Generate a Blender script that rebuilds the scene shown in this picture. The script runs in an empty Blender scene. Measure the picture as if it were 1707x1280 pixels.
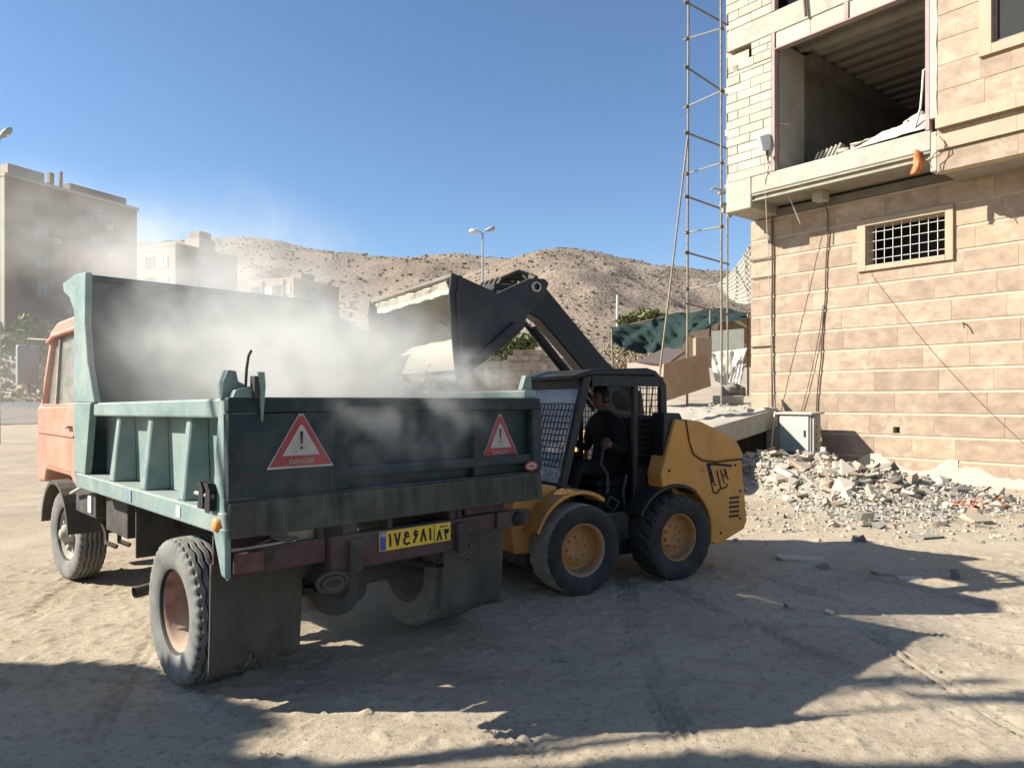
import bpy, bmesh, math, random
import numpy as np
from mathutils import Vector, Matrix

rnd = random.Random(7)
R = math.radians
sc = bpy.context.scene
COL = sc.collection

# ------------------------------------------------------------------ camera
cam_d = bpy.data.cameras.new('camera')
cam = bpy.data.objects.new('camera', cam_d)
COL.objects.link(cam)
cam.location = (0, 0, 1.65)
cam.rotation_euler = (R(90), 0, 0)
cam_d.sensor_width = 36.0
cam_d.lens = 36.0 * 1220.0 / 1707.0
cam_d.shift_y = 27.0 / 1707.0
cam_d.clip_start = 0.05
cam_d.clip_end = 5000
sc.camera = cam

# ------------------------------------------------------------------ world, sun, exposure
SUN_EL = R(31.5)
SUN_DIR = Vector((-0.999, -0.045, 0))                      # horizontal direction towards the sun
sun_vec = Vector((SUN_DIR.x * math.cos(SUN_EL), SUN_DIR.y * math.cos(SUN_EL), math.sin(SUN_EL)))
world = bpy.data.worlds.new('World')
sc.world = world
world.use_nodes = True
wn = world.node_tree.nodes
wl = world.node_tree.links
wn.clear()
w_out = wn.new('ShaderNodeOutputWorld')
w_bg = wn.new('ShaderNodeBackground')
w_sky = wn.new('ShaderNodeTexSky')
w_sky.sky_type = 'NISHITA'
w_sky.sun_disc = False
w_sky.sun_elevation = SUN_EL
w_sky.sun_rotation = math.atan2(SUN_DIR.x, SUN_DIR.y)
w_sky.altitude = 900
w_sky.air_density = 1.0
w_sky.dust_density = 0.4
w_sky.ozone_density = 2.6
w_bg.inputs['Strength'].default_value = 0.080
w_hs = wn.new('ShaderNodeHueSaturation')
w_hs.inputs['Saturation'].default_value = 1.05
wl.new(w_sky.outputs[0], w_hs.inputs['Color'])
wl.new(w_hs.outputs[0], w_bg.inputs['Color'])
wl.new(w_bg.outputs[0], w_out.inputs['Surface'])

sun_d = bpy.data.lights.new('sun', 'SUN')
sun_d.energy = 5.0
sun_d.angle = R(0.53)
sun_d.color = (1.0, 0.955, 0.865)
sun = bpy.data.objects.new('sun', sun_d)
COL.objects.link(sun)
sun.location = sun_vec * 60
sun.rotation_euler = sun_vec.to_track_quat('Z', 'Y').to_euler()

sc.view_settings.view_transform = 'Standard'
sc.view_settings.look = 'None'
sc.view_settings.exposure = 1.15
sc.view_settings.gamma = 1.0
sc.view_settings.use_curve_mapping = False
sc.cycles.use_denoising = True
sc.cycles.volume_bounces = 6
sc.cycles.max_bounces = 8
sc.cycles.diffuse_bounces = 3
sc.cycles.glossy_bounces = 3
sc.cycles.transmission_bounces = 6
sc.cycles.transparent_max_bounces = 12
sc.cycles.sample_clamp_indirect = 6.0

FPX, CX, HV, EYE = 1220.0, 853.5, 667.0, 1.65


def at(u, v, Y):
    """World point seen at photo pixel u,v at distance Y (used to read positions off the photograph)."""
    return Vector(((u - CX) / FPX * Y, Y, EYE + (HV - v) / FPX * Y))


# ------------------------------------------------------------------ materials
def mat(name, col, rough=0.85, var=0.18, scale=6.0, bump=0.25, bscale=60.0, dust=0.0, dcol=(0.36, 0.31, 0.24),
        metal=0.0, rndvar=0.0, spots=None, spot_amt=0.5, stretch=None, spec=0.3, bdist=0.01, upd=0.6, sdist=1.2, dent=0.0, rust=0.0):
    m = bpy.data.materials.new(name)
    m.use_nodes = True
    nt = m.node_tree
    N, L = nt.nodes, nt.links
    N.clear()
    out = N.new('ShaderNodeOutputMaterial')
    b = N.new('ShaderNodeBsdfPrincipled')
    L.new(b.outputs[0], out.inputs['Surface'])
    b.inputs['Roughness'].default_value = rough
    b.inputs['Metallic'].default_value = metal
    b.inputs['Specular IOR Level'].default_value = spec
    tc = N.new('ShaderNodeTexCoord')
    mp = N.new('ShaderNodeMapping')
    L.new(tc.outputs['Object'], mp.inputs[0])
    if stretch:
        mp.inputs['Scale'].default_value = stretch
    oi = N.new('ShaderNodeObjectInfo')
    off = N.new('ShaderNodeVectorMath')
    off.operation = 'MULTIPLY_ADD'
    off.inputs[1].default_value = (1, 1, 1)
    L.new(mp.outputs[0], off.inputs[0])
    sclr = N.new('ShaderNodeMath')
    sclr.operation = 'MULTIPLY'
    sclr.inputs[1].default_value = 37.0
    L.new(oi.outputs['Random'], sclr.inputs[0])
    L.new(sclr.outputs[0], off.inputs[2])
    vec = off.outputs[0]

    def noise(s, det=5, r=0.6, dist=0.0, v=None):
        n = N.new('ShaderNodeTexNoise')
        n.inputs['Scale'].default_value = s
        n.inputs['Detail'].default_value = det
        n.inputs['Roughness'].default_value = r
        n.inputs['Distortion'].default_value = dist
        L.new(v or vec, n.inputs['Vector'])
        return n.outputs['Fac']

    def ramp(x, a, c, v0=0.0, v1=1.0):
        r = N.new('ShaderNodeMapRange')
        r.inputs[1].default_value = a
        r.inputs[2].default_value = c
        r.inputs[3].default_value = v0
        r.inputs[4].default_value = v1
        L.new(x, r.inputs[0])
        return r.outputs[0]

    def mix(f, A, B, bt='MIX'):
        x = N.new('ShaderNodeMix')
        x.data_type = 'RGBA'
        x.blend_type = bt
        for s, k in ((f, 0), (A, 6), (B, 7)):
            if isinstance(s, (int, float)):
                x.inputs[k].default_value = s
            elif isinstance(s, tuple):
                x.inputs[k].default_value = (*s, 1)
            else:
                L.new(s, x.inputs[k])
        return x.outputs[2]

    def math_(op, a, c=None, clamp=False):
        x = N.new('ShaderNodeMath')
        x.operation = op
        x.use_clamp = clamp
        for s, k in ((a, 0), (c, 1)):
            if s is None:
                continue
            if isinstance(s, (int, float)):
                x.inputs[k].default_value = s
            else:
                L.new(s, x.inputs[k])
        return x.outputs[0]
    lo = tuple(c * (1 - var) for c in col)
    hi = tuple(min(1, c * (1 + var)) for c in col)
    c = mix(ramp(noise(scale), 0.3, 0.7), lo, hi)
    if spots:
        c = mix(ramp(noise(scale * 0.45, 8, 0.7, sdist), 0.52, 0.62, 0.0, spot_amt), c, spots)
    if rust:
        rf = ramp(noise(7.0, 9, 0.75, 0.3), 0.63, 0.68, 0, rust)
        c = mix(rf, c, (0.11, 0.055, 0.03))
        c = mix(ramp(noise(16.0, 9, 0.8, 0.2), 0.66, 0.69, 0, rust), c, (0.30, 0.28, 0.24))
    if rndvar:
        c = mix(1.0, c, ramp(oi.outputs['Random'], 0, 1, 1 - rndvar, 1 + rndvar), 'MULTIPLY')
    if dust:
        g = N.new('ShaderNodeNewGeometry')
        sp = N.new('ShaderNodeSeparateXYZ')
        L.new(g.outputs['Normal'], sp.inputs[0])
        up = ramp(sp.outputs['Z'], 0.1, 0.9, 0, upd)
        nz = ramp(noise(scale * 0.7 + 1.3, 7, 0.65), 0.35, 0.7, 0, 1)
        f = math_('ADD', math_('MULTIPLY', nz, dust), up, True)
        c = mix(f, c, dcol)
    L.new(c, b.inputs['Base Color'])
    if bump:
        bp = N.new('ShaderNodeBump')
        bp.inputs['Strength'].default_value = bump
        bp.inputs['Distance'].default_value = bdist
        L.new(noise(bscale, 6, 0.65), bp.inputs['Height'])
        L.new(bp.outputs[0], b.inputs['Normal'])
        if dent:
            b2 = N.new('ShaderNodeBump')
            b2.inputs['Strength'].default_value = dent
            b2.inputs['Distance'].default_value = 0.06
            L.new(noise(2.6, 3, 0.5, 0.3), b2.inputs['Height'])
            L.new(b2.outputs[0], bp.inputs['Normal'])
    m['_n'] = 1
    return m


DUST = (0.34, 0.29, 0.22)
M = {}
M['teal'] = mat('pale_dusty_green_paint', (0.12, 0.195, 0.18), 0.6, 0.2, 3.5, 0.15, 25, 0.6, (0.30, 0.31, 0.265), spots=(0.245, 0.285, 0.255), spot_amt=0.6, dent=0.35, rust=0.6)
M['teal_shaded'] = mat('shaded_green_paint', (0.010, 0.024, 0.026), 0.6, 0.3, 4, 0.15, 25, 0.14, (0.085, 0.085, 0.072), spots=(0.045, 0.052, 0.046), spot_amt=0.6, spec=0.25, dent=0.5, rust=0.5)  # same green as the box sides, darkened for its shaded faces
M['chute'] = mat('dirty_scraped_plate', (0.036, 0.040, 0.032), 0.9, 0.5, 4, 0.3, 30, 0.55, (0.115, 0.098, 0.072), stretch=(4.5, 4.5, 0.4))
M['cab'] = mat('faded_orange_paint', (0.46, 0.18, 0.115), 0.55, 0.12, 3, 0.08, 30, 0.6, (0.46, 0.31, 0.235), dent=0.2, rust=0.25)
M['maroon'] = mat('maroon_primer', (0.060, 0.026, 0.028), 0.7, 0.3, 6, 0.2, 40, 0.3, (0.14, 0.115, 0.10))
M['chassis'] = mat('grimy_black_steel', (0.035, 0.030, 0.026), 0.8, 0.4, 8, 0.3, 40, 0.5, (0.13, 0.105, 0.08))
M['flap'] = mat('dusty_rubber_sheet', (0.055, 0.050, 0.042), 0.95, 0.25, 3, 0.35, 50, 0.6, (0.135, 0.115, 0.09), stretch=(1, 1, 0.6))
M['tyre'] = mat('dusty_tyre_rubber', (0.12, 0.118, 0.108), 0.95, 0.2, 5, 0.3, 90, 0.75, (0.27, 0.255, 0.22), upd=0.3)
M['tyre_dark'] = mat('black_tyre_rubber', (0.018, 0.018, 0.018), 0.85, 0.3, 6, 0.25, 90, 0.35, (0.12, 0.105, 0.085), upd=0.3)
M['tyre_grey'] = mat('scuffed_grey_rubber', (0.30, 0.28, 0.25), 0.95, 0.25, 8, 0.3, 90, 0.5, (0.28, 0.25, 0.20), upd=0.2)
M['rim_rust'] = mat('rusty_rim', (0.22, 0.115, 0.075), 0.85, 0.3, 9, 0.3, 60, 0.5, (0.42, 0.31, 0.22))
M['rim_grey'] = mat('dusty_hub_steel', (0.28, 0.27, 0.24), 0.8, 0.3, 9, 0.3, 60, 0.4, DUST)
M['yellow'] = mat('loader_yellow_paint', (0.58, 0.245, 0.035), 0.5, 0.14, 3, 0.08, 30, 0.38, (0.36, 0.225, 0.11), spots=(0.34, 0.15, 0.035), spot_amt=0.45, upd=0.45, dent=0.15, rust=0.45)
M['rim_yellow'] = mat('dirty_yellow_rim', (0.46, 0.19, 0.04), 0.6, 0.2, 7, 0.2, 60, 0.6, (0.24, 0.15, 0.085), rust=0.5, spots=(0.20, 0.10, 0.04), spot_amt=0.5)
M['faded_blue'] = mat('faded_blue_sticker', (0.14, 0.19, 0.26), 0.7, 0.3, 20, 0.05, 60, 0.5, (0.30, 0.31, 0.28))
M['loader_black'] = mat('loader_black_steel', (0.009, 0.0095, 0.011), 0.45, 0.3, 6, 0.12, 40, 0.12, (0.055, 0.048, 0.04), upd=0.3)
M['boom'] = mat('worn_grey_steel', (0.026, 0.026, 0.029), 0.5, 0.35, 5, 0.15, 40, 0.22, (0.10, 0.09, 0.075), upd=0.35)
M['bucket_in'] = mat('scoured_bucket_steel', (0.20, 0.185, 0.16), 0.65, 0.25, 4, 0.2, 30, 0.5, (0.33, 0.29, 0.23))
M['black'] = mat('matt_black', (0.012, 0.012, 0.012), 0.7, 0.2, 5, 0.1, 40)
M['white'] = mat('white_paint', (0.72, 0.70, 0.64), 0.6, 0.08, 10, 0.1, 60, 0.2, DUST)
M['sign_white'] = mat('sticker_white', (0.40, 0.38, 0.335), 0.6, 0.2, 9, 0.05, 60, 0.55, (0.24, 0.22, 0.185))
M['sign_red'] = mat('sticker_red', (0.32, 0.024, 0.03), 0.5, 0.25, 8, 0.05, 60, 0.45, (0.20, 0.10, 0.09))
M['plate_yellow'] = mat('plate_yellow', (0.66, 0.42, 0.03), 0.5, 0.12, 20, 0.05, 60, 0.15, DUST)
M['plate_blue'] = mat('plate_blue', (0.03, 0.07, 0.30), 0.5, 0.1, 20, 0.05, 60)
M['amber'] = mat('amber_lens', (0.75, 0.25, 0.02), 0.3, 0.1, 20, 0.05, 60, 0.2, DUST)
M['red_lens'] = mat('red_lens', (0.10, 0.03, 0.028), 0.4, 0.1, 20, 0.05, 60, 0.5, (0.13, 0.10, 0.08))
M['concrete'] = mat('raw_concrete', (0.36, 0.335, 0.27), 0.95, 0.14, 3, 0.5, 35, 0.3, (0.42, 0.38, 0.305), spots=(0.26, 0.24, 0.19), spot_amt=0.55)
M['concrete_dk'] = mat('grey_concrete', (0.26, 0.24, 0.205), 0.95, 0.18, 3, 0.5, 35, 0.3, (0.40, 0.36, 0.29))
M['block'] = mat('aerated_block', (0.43, 0.39, 0.305), 0.95, 0.12, 7, 0.8, 45, rndvar=0.10, spots=(0.35, 0.315, 0.25), spot_amt=0.55)
M['mortar'] = mat('pale_mortar', (0.42, 0.345, 0.26), 0.95, 0.1, 8, 0.4, 60)
M['mortar_dk'] = mat('block_mortar', (0.33, 0.30, 0.24), 0.95, 0.2, 8, 0.5, 60)
M['stone'] = mat('travertine', (0.305, 0.224, 0.155), 0.7, 0.22, 3.6, 0.3, 50, rndvar=0.13, spots=(0.42, 0.335, 0.24), spot_amt=0.6, stretch=(1.0, 1.0, 1.4), sdist=0.25)
M['stone_trim'] = mat('stone_trim', (0.345, 0.26, 0.172), 0.6, 0.1, 4, 0.1, 60)
M['plaster'] = mat('white_plaster', (0.43, 0.385, 0.305), 0.95, 0.1, 5, 0.4, 40)
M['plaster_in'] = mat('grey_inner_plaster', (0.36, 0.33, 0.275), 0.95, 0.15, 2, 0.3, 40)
M['dark_in'] = mat('shade_and_sack_dark', (0.17, 0.155, 0.13), 0.95, 0.2, 2, 0.3, 40)  # dark tone standing for shade indoors and under slabs; sacks share it
M['jamb'] = mat('mauve_primed_steel', (0.30, 0.21, 0.19), 0.7, 0.15, 5, 0.2, 40, 0.3, (0.42, 0.37, 0.32))
M['rust_pole'] = mat('weathered_scaffold_pipe', (0.20, 0.165, 0.125), 0.65, 0.3, 9, 0.2, 50, 0.3, DUST, metal=0.2)
M['rebar'] = mat('rusty_bar', (0.11, 0.07, 0.05), 0.85, 0.3, 20, 0.3, 80)
M['galv'] = mat('galvanised_sheet', (0.48, 0.46, 0.40), 0.5, 0.12, 4, 0.1, 40, 0.3, DUST, metal=0.3)
M['brown_board'] = mat('brown_board', (0.33, 0.215, 0.125), 0.8, 0.15, 4, 0.2, 40, 0.3, (0.33, 0.24, 0.16))
M['pink_board'] = mat('faded_pink_sheet', (0.42, 0.26, 0.21), 0.8, 0.12, 4, 0.2, 40, 0.3, DUST)
M['net'] = mat('green_shade_net', (0.006, 0.024, 0.019), 0.85, 0.4, 4, 0.4, 30, 0.08, (0.06, 0.075, 0.065), upd=0.1)
M['cloth'] = mat('white_cloth', (0.70, 0.67, 0.60), 0.9, 0.1, 4, 0.3, 20)
M['cabinet'] = mat('grey_green_cabinet', (0.36, 0.38, 0.34), 0.55, 0.1, 4, 0.1, 40, 0.3, DUST)
M['orange'] = mat('orange_plastic', (0.50, 0.13, 0.03), 0.5, 0.25, 8, 0.3, 25)
M['mud_wall'] = mat('old_block_wall', (0.29, 0.235, 0.18), 0.95, 0.2, 3, 0.5, 30, 0.3, (0.38, 0.32, 0.25), rndvar=0.12)
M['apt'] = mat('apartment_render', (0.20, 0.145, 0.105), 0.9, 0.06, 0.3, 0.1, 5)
M['apt_pale'] = mat('apartment_pale_render', (0.37, 0.325, 0.26), 0.9, 0.06, 0.3, 0.1, 5)  # carries sunlight on the lit faces; parapets and roof rooms share it
M['apt_sunlit_tan'] = mat('sunlit_tan_brick', (0.37, 0.26, 0.17), 0.9, 0.08, 0.5, 0.1, 5)  # sunlit copy of the brown brick
M['apt_brown'] = mat('apartment_brown_brick', (0.27, 0.185, 0.13), 0.9, 0.08, 0.5, 0.1, 5)  # darker copy for walls in shade; also chimneys, pipes and columns
M['pane'] = mat('window_pane', (0.10, 0.11, 0.12), 0.15, 0.1, 1, 0, spec=0.6)
M['pane_pale'] = mat('curtained_pane', (0.45, 0.47, 0.50), 0.2, 0.1, 1, 0, spec=0.6)
M['lamp_grey'] = mat('lamp_grey', (0.33, 0.34, 0.34), 0.5, 0.1, 5, 0.05, 20)
M['kerb'] = mat('pale_kerb', (0.58, 0.56, 0.51), 0.9, 0.1, 2, 0.2, 20)
M['skin'] = mat('skin', (0.13, 0.068, 0.044), 0.55, 0.08, 9, 0.1, 90)
M['cloth_dark'] = mat('dark_work_clothes', (0.007, 0.007, 0.008), 0.9, 0.3, 7, 0.3, 30)
M['hair'] = mat('black_hair', (0.01, 0.009, 0.008), 0.6, 0.2, 30, 0.4, 90)
M['rock_a'] = mat('rubble_grey', (0.27, 0.245, 0.20), 0.95, 0.16, 6, 0.6, 30, 0.35, (0.36, 0.32, 0.25), rndvar=0.22)
M['rock_b'] = mat('rubble_pale', (0.44, 0.395, 0.315), 0.95, 0.14, 6, 0.5, 30, 0.3, (0.42, 0.37, 0.29), rndvar=0.18)
M['rock_c'] = mat('rubble_tan', (0.34, 0.245, 0.165), 0.9, 0.14, 5, 0.4, 30, 0.3, (0.38, 0.32, 0.24), rndvar=0.15)
M['rock_d'] = mat('rubble_dark', (0.14, 0.128, 0.11), 0.95, 0.2, 6, 0.5, 30, 0.3, (0.30, 0.265, 0.21), rndvar=0.2)
M['bark'] = mat('bark', (0.12, 0.085, 0.055), 0.95, 0.3, 8, 0.6, 20)
M['leaf'] = mat('leaf', (0.075, 0.10, 0.035), 0.7, 0.35, 1.5, 0.0, rndvar=0.15)
M['leaf_dry'] = mat('dusty_leaf', (0.17, 0.185, 0.07), 0.8, 0.35, 1.5, 0.0, rndvar=0.15)
M['scrub'] = mat('dry_scrub', (0.135, 0.108, 0.066), 0.95, 0.3, 0.2, 0.0)
M['mark_white'] = mat('chalk_white', (0.62, 0.63, 0.64), 0.8, 0.05, 20, 0)
M['rag_red'] = mat('red_rag', (0.50, 0.14, 0.08), 0.9, 0.2, 8, 0.3, 30)
M['wood'] = mat('grey_wood', (0.27, 0.20, 0.135), 0.9, 0.2, 5, 0.4, 40, 0.3, DUST, stretch=(6, 1, 1))


def glass(name, tint, alpha, rough=0.08):
    m = bpy.data.materials.new(name)
    m.use_nodes = True
    N, L = m.node_tree.nodes, m.node_tree.links
    b = N['Principled BSDF']
    tr = N.new('ShaderNodeBsdfTransparent')
    mx = N.new('ShaderNodeMixShader')
    b.inputs['Base Color'].default_value = (*tint, 1)
    b.inputs['Roughness'].default_value = rough
    mx.inputs[0].default_value = alpha
    nz = N.new('ShaderNodeTexNoise')
    nz.inputs['Scale'].default_value = 6
    nz.inputs['Detail'].default_value = 6
    mr = N.new('ShaderNodeMapRange')
    mr.inputs[1].default_value = 0.3
    mr.inputs[2].default_value = 0.75
    mr.inputs[3].default_value = alpha * 0.6
    mr.inputs[4].default_value = min(1, alpha * 1.5)
    L.new(nz.outputs['Fac'], mr.inputs[0])
    L.new(mr.outputs[0], mx.inputs[0])
    L.new(tr.outputs[0], mx.inputs[1])
    L.new(b.outputs[0], mx.inputs[2])
    L.new(mx.outputs[0], N['Material Output'].inputs['Surface'])
    return m


M['cab_glass'] = glass('dusty_cab_glass', (0.42, 0.42, 0.38), 0.45)
M['screen'] = glass('dusty_sheen_windscreen', (0.50, 0.53, 0.54), 0.62)  # dust tint made paler to stand for reflections in the screen


# ------------------------------------------------------------------ numpy value noise
def _hash(ix, iy, s):
    h = (ix.astype(np.int64) * 374761393 + iy.astype(np.int64) * 668265263 + s * 1442695041) & 0xffffffff
    h = ((h ^ (h >> 13)) * 1274126177) & 0xffffffff
    return ((h ^ (h >> 16)) & 0xffff) / 65535.0


def vnoise(x, y, s=0):
    ix, iy = np.floor(x), np.floor(y)
    fx, fy = x - ix, y - iy
    fx = fx * fx * fx * (fx * (fx * 6 - 15) + 10)
    fy = fy * fy * fy * (fy * (fy * 6 - 15) + 10)
    a, b = _hash(ix, iy, s), _hash(ix + 1, iy, s)
    c, d = _hash(ix, iy + 1, s), _hash(ix + 1, iy + 1, s)
    return (a * (1 - fx) + b * fx) * (1 - fy) + (c * (1 - fx) + d * fx) * fy


def fbm(x, y, oct_=4, s=0, g=0.5):
    t, a, n = 0, 1, 0
    for k in range(oct_):
        t = t + a * vnoise(x * 2 ** k, y * 2 ** k, s + k)
        n += a
        a *= g
    return t / n


# ------------------------------------------------------------------ mesh builder
class MB:
    def __init__(s, off=(0, 0, 0)):
        s.v, s.f, s.sm = [], [], []
        s.off = Vector(off)

    def add(s, vs, fs, smooth=False):
        n = len(s.v)
        s.v += [tuple(v) for v in vs]
        s.f += [tuple(i + n for i in f) for f in fs]
        s.sm += [smooth] * len(fs)
        return s

    def hull8(s, p):                                       # bottom 4 (ccw), top 4
        return s.add(p, [(3, 2, 1, 0), (4, 5, 6, 7), (0, 1, 5, 4), (1, 2, 6, 5), (2, 3, 7, 6), (3, 0, 4, 7)])

    def box(s, x0, x1, y0, y1, z0, z1):
        return s.hull8([(x0, y0, z0), (x1, y0, z0), (x1, y1, z0), (x0, y1, z0), (x0, y0, z1), (x1, y0, z1), (x1, y1, z1), (x0, y1, z1)])

    def obox(s, c, size, rot=(0, 0, 0)):
        from mathutils import Euler
        m = Euler(rot).to_matrix()
        c = Vector(c)
        a, b, d = [k / 2 for k in size]
        return s.hull8([c + m @ Vector(q) for q in ((-a, -b, -d), (a, -b, -d), (a, b, -d), (-a, b, -d), (-a, -b, d), (a, -b, d), (a, b, d), (-a, b, d))])

    def prism(s, poly, ax, t0, t1):
        def mk(p, t):
            return {'x': (t, p[0], p[1]), 'y': (p[0], t, p[1]), 'z': (p[0], p[1], t)}[ax]
        n = len(poly)
        vs = [mk(p, t0) for p in poly] + [mk(p, t1) for p in poly]
        fs = [tuple(range(n))[::-1], tuple(range(n, 2 * n))] + [(i, (i + 1) % n, n + (i + 1) % n, n + i) for i in range(n)]
        return s.add(vs, fs)

    def beam(s, a, b, w, h=None, up=(0, 0, 1)):
        a, b = Vector(a), Vector(b)
        h = h or w
        d = (b - a).normalized()
        up = Vector(up)
        if abs(d.dot(up)) > 0.98:
            up = Vector((1, 0, 0))
        x = d.cross(up).normalized() * w / 2
        z = x.cross(d).normalized() * h / 2
        return s.hull8([a - x - z, a + x - z, b + x - z, b - x - z, a - x + z, a + x + z, b + x + z, b - x + z])

    def tube(s, pts, r, n=8, caps=True):
        pts = [Vector(p) for p in pts]
        rs = r if isinstance(r, (list, tuple)) else [r] * len(pts)
        vs, fs = [], []
        up = Vector((0, 0, 1))
        prev = None
        for i, p in enumerate(pts):
            d = (pts[min(i + 1, len(pts) - 1)] - pts[max(i - 1, 0)]).normalized()
            if prev is None:
                x = d.cross(up if abs(d.z) < 0.95 else Vector((1, 0, 0))).normalized()
            else:
                x = (prev - d * prev.dot(d)).normalized()
            prev = x
            y = d.cross(x)
            vs += [p + (x * math.cos(2 * math.pi * k / n) + y * math.sin(2 * math.pi * k / n)) * rs[i] for k in range(n)]
        for i in range(len(pts) - 1):
            fs += [(i * n + k, i * n + (k + 1) % n, (i + 1) * n + (k + 1) % n, (i + 1) * n + k) for k in range(n)]
        s.add(vs, fs, True)
        if caps:
            b = len(pts) - 1
            s.add([vs[k] for k in range(n)], [tuple(range(n))[::-1]])
            s.add([vs[b * n + k] for k in range(n)], [tuple(range(n))])
        return s

    def lathe(s, prof, c, ax='x', n=40, fr=None, closed=False, smooth=True, a0=0.0):
        """prof: (axial, radius) list; fr(angle index k, j) -> radius offset."""
        c = Vector(c)
        A = {'x': (Vector((1, 0, 0)), Vector((0, 1, 0)), Vector((0, 0, 1))), 'y': (Vector((0, 1, 0)), Vector((0, 0, 1)), Vector((1, 0, 0))),
             'z': (Vector((0, 0, 1)), Vector((1, 0, 0)), Vector((0, 1, 0)))}[ax]
        m = len(prof)
        vs = []
        for k in range(n):
            t = 2 * math.pi * k / n + a0
            dr = A[1] * math.cos(t) + A[2] * math.sin(t)
            for j, (h, r) in enumerate(prof):
                rr = r + (fr(k, j) if fr else 0)
                vs.append(c + A[0] * h + dr * rr)
        fs = []
        for k in range(n):
            k2 = (k + 1) % n
            for j in range(m if closed else m - 1):
                j2 = (j + 1) % m
                fs.append((k * m + j, k * m + j2, k2 * m + j2, k2 * m + j))
        return s.add(vs, fs, smooth)

    def grid(s, P, smooth=True, wrap=False):
        h, w = len(P), len(P[0])
        vs = [p for row in P for p in row]
        fs = [(i * w + j, i * w + j + 1, (i + 1) * w + j + 1, (i + 1) * w + j) for i in range(h - 1) for j in range(w - 1)]
        return s.add(vs, fs, smooth)

    def blob(s, c, r, seed=0, amp=0.25, sub=1, flat=False):
        bm = bmesh.new()
        bmesh.ops.create_icosphere(bm, subdivisions=sub, radius=1)
        g = random.Random(seed)
        r = r if isinstance(r, (tuple, list)) else (r, r, r)
        vs = []
        for v in bm.verts:
            k = 1 + g.uniform(-amp, amp)
            vs.append((c[0] + v.co.x * r[0] * k, c[1] + v.co.y * r[1] * k, c[2] + v.co.z * r[2] * k))
        fs = [tuple(v.index for v in f.verts) for f in bm.faces]
        bm.free()
        return s.add(vs, fs, not flat)

    def mesh(s, name):
        me = bpy.data.meshes.new(name)
        o = s.off
        me.from_pydata([(v[0] - o.x, v[1] - o.y, v[2] - o.z) for v in s.v], [], s.f)
        me.polygons.foreach_set('use_smooth', s.sm)
        bm = bmesh.new()
        bm.from_mesh(me)
        bmesh.ops.recalc_face_normals(bm, faces=bm.faces)
        bm.to_mesh(me)
        bm.free()
        return me

    def build(s, name, m, parent=None, bev=0.0, seg=2, label=None, kind=None, solid=0, sub=0):
        me = s.mesh(name)
        me.materials.append(M[m] if isinstance(m, str) else m)
        o = bpy.data.objects.new(name, me)
        COL.objects.link(o)
        if parent:
            o.parent = parent
        if solid:
            md = o.modifiers.new('thickness', 'SOLIDIFY')
            md.thickness = solid
            md.offset = 0
        if bev:
            md = o.modifiers.new('bevel', 'BEVEL')
            md.width = bev
            md.segments = seg
            md.limit_method = 'ANGLE'
            md.angle_limit = R(40)
        if sub:
            md = o.modifiers.new('sub', 'SUBSURF')
            md.levels = sub
            md.render_levels = sub
        if label:
            o['label'] = label
        if kind:
            o['kind'] = kind
        return o


def thing(name, label, cat, loc=(0, 0, 0), rz=0.0, group=None):
    o = bpy.data.objects.new(name, None)
    COL.objects.link(o)
    o.location = loc
    o.rotation_euler = (0, 0, rz)
    o.empty_display_size = 0.2
    return tag(o, label, cat, group)


def tag(o, label, cat, group=None):
    o['label'] = label
    o['category'] = cat
    if group:
        o['group'] = group
    return o


def text_mesh(txt, size, name):
    cu = bpy.data.curves.new(name, 'FONT')
    cu.body = txt
    cu.size = size
    cu.align_x = 'CENTER'
    cu.extrude = 0.002
    cu.resolution_u = 3
    tmp = bpy.data.objects.new(name, cu)
    COL.objects.link(tmp)
    dg = bpy.context.evaluated_depsgraph_get()
    me = bpy.data.meshes.new_from_object(tmp.evaluated_get(dg))
    bpy.data.objects.remove(tmp)
    bpy.data.curves.remove(cu)
    return me


def stroke(mb, pts, w, to3, t=0.003):
    """flat ribbon letter stroke: pts in 2D, to3 maps (x, z, depth) to 3D."""
    for a, b in zip(pts[:-1], pts[1:]):
        dx, dz = b[0] - a[0], b[1] - a[1]
        l = math.hypot(dx, dz) or 1
        dx, dz = dx / l, dz / l
        ex = w * 0.35
        a2 = (a[0] - dx * ex, a[1] - dz * ex)
        b2 = (b[0] + dx * ex, b[1] + dz * ex)
        nx, nz = -dz * w / 2, dx * w / 2
        q = [(a2[0] + nx, a2[1] + nz), (a2[0] - nx, a2[1] - nz), (b2[0] - nx, b2[1] - nz), (b2[0] + nx, b2[1] + nz)]
        mb.hull8([to3(x, z, 0) for x, z in q] + [to3(x, z, t) for x, z in q])


# ================================================================== GROUND
def sstep(t):
    t = np.clip(t, 0, 1)
    return t * t * (3 - 2 * t)


def ground_h(x, y):
    x, y = np.asarray(x, float), np.asarray(y, float)
    bank = 8.5 * sstep((y - 60) / 24) * sstep((-x - 14) / 16)
    rise = 7.0 * sstep((y - 36) / 95)
    far = np.clip((y - 20) / 30, 0, 1)
    return bank + rise + (fbm(x * 0.12, y * 0.12, 4, 3) - 0.5) * 0.9 * far + (fbm(x * 0.9, y * 0.9, 4, 9) - 0.5) * 0.05


def gz(x, y):
    return float(ground_h(x, y))


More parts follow.
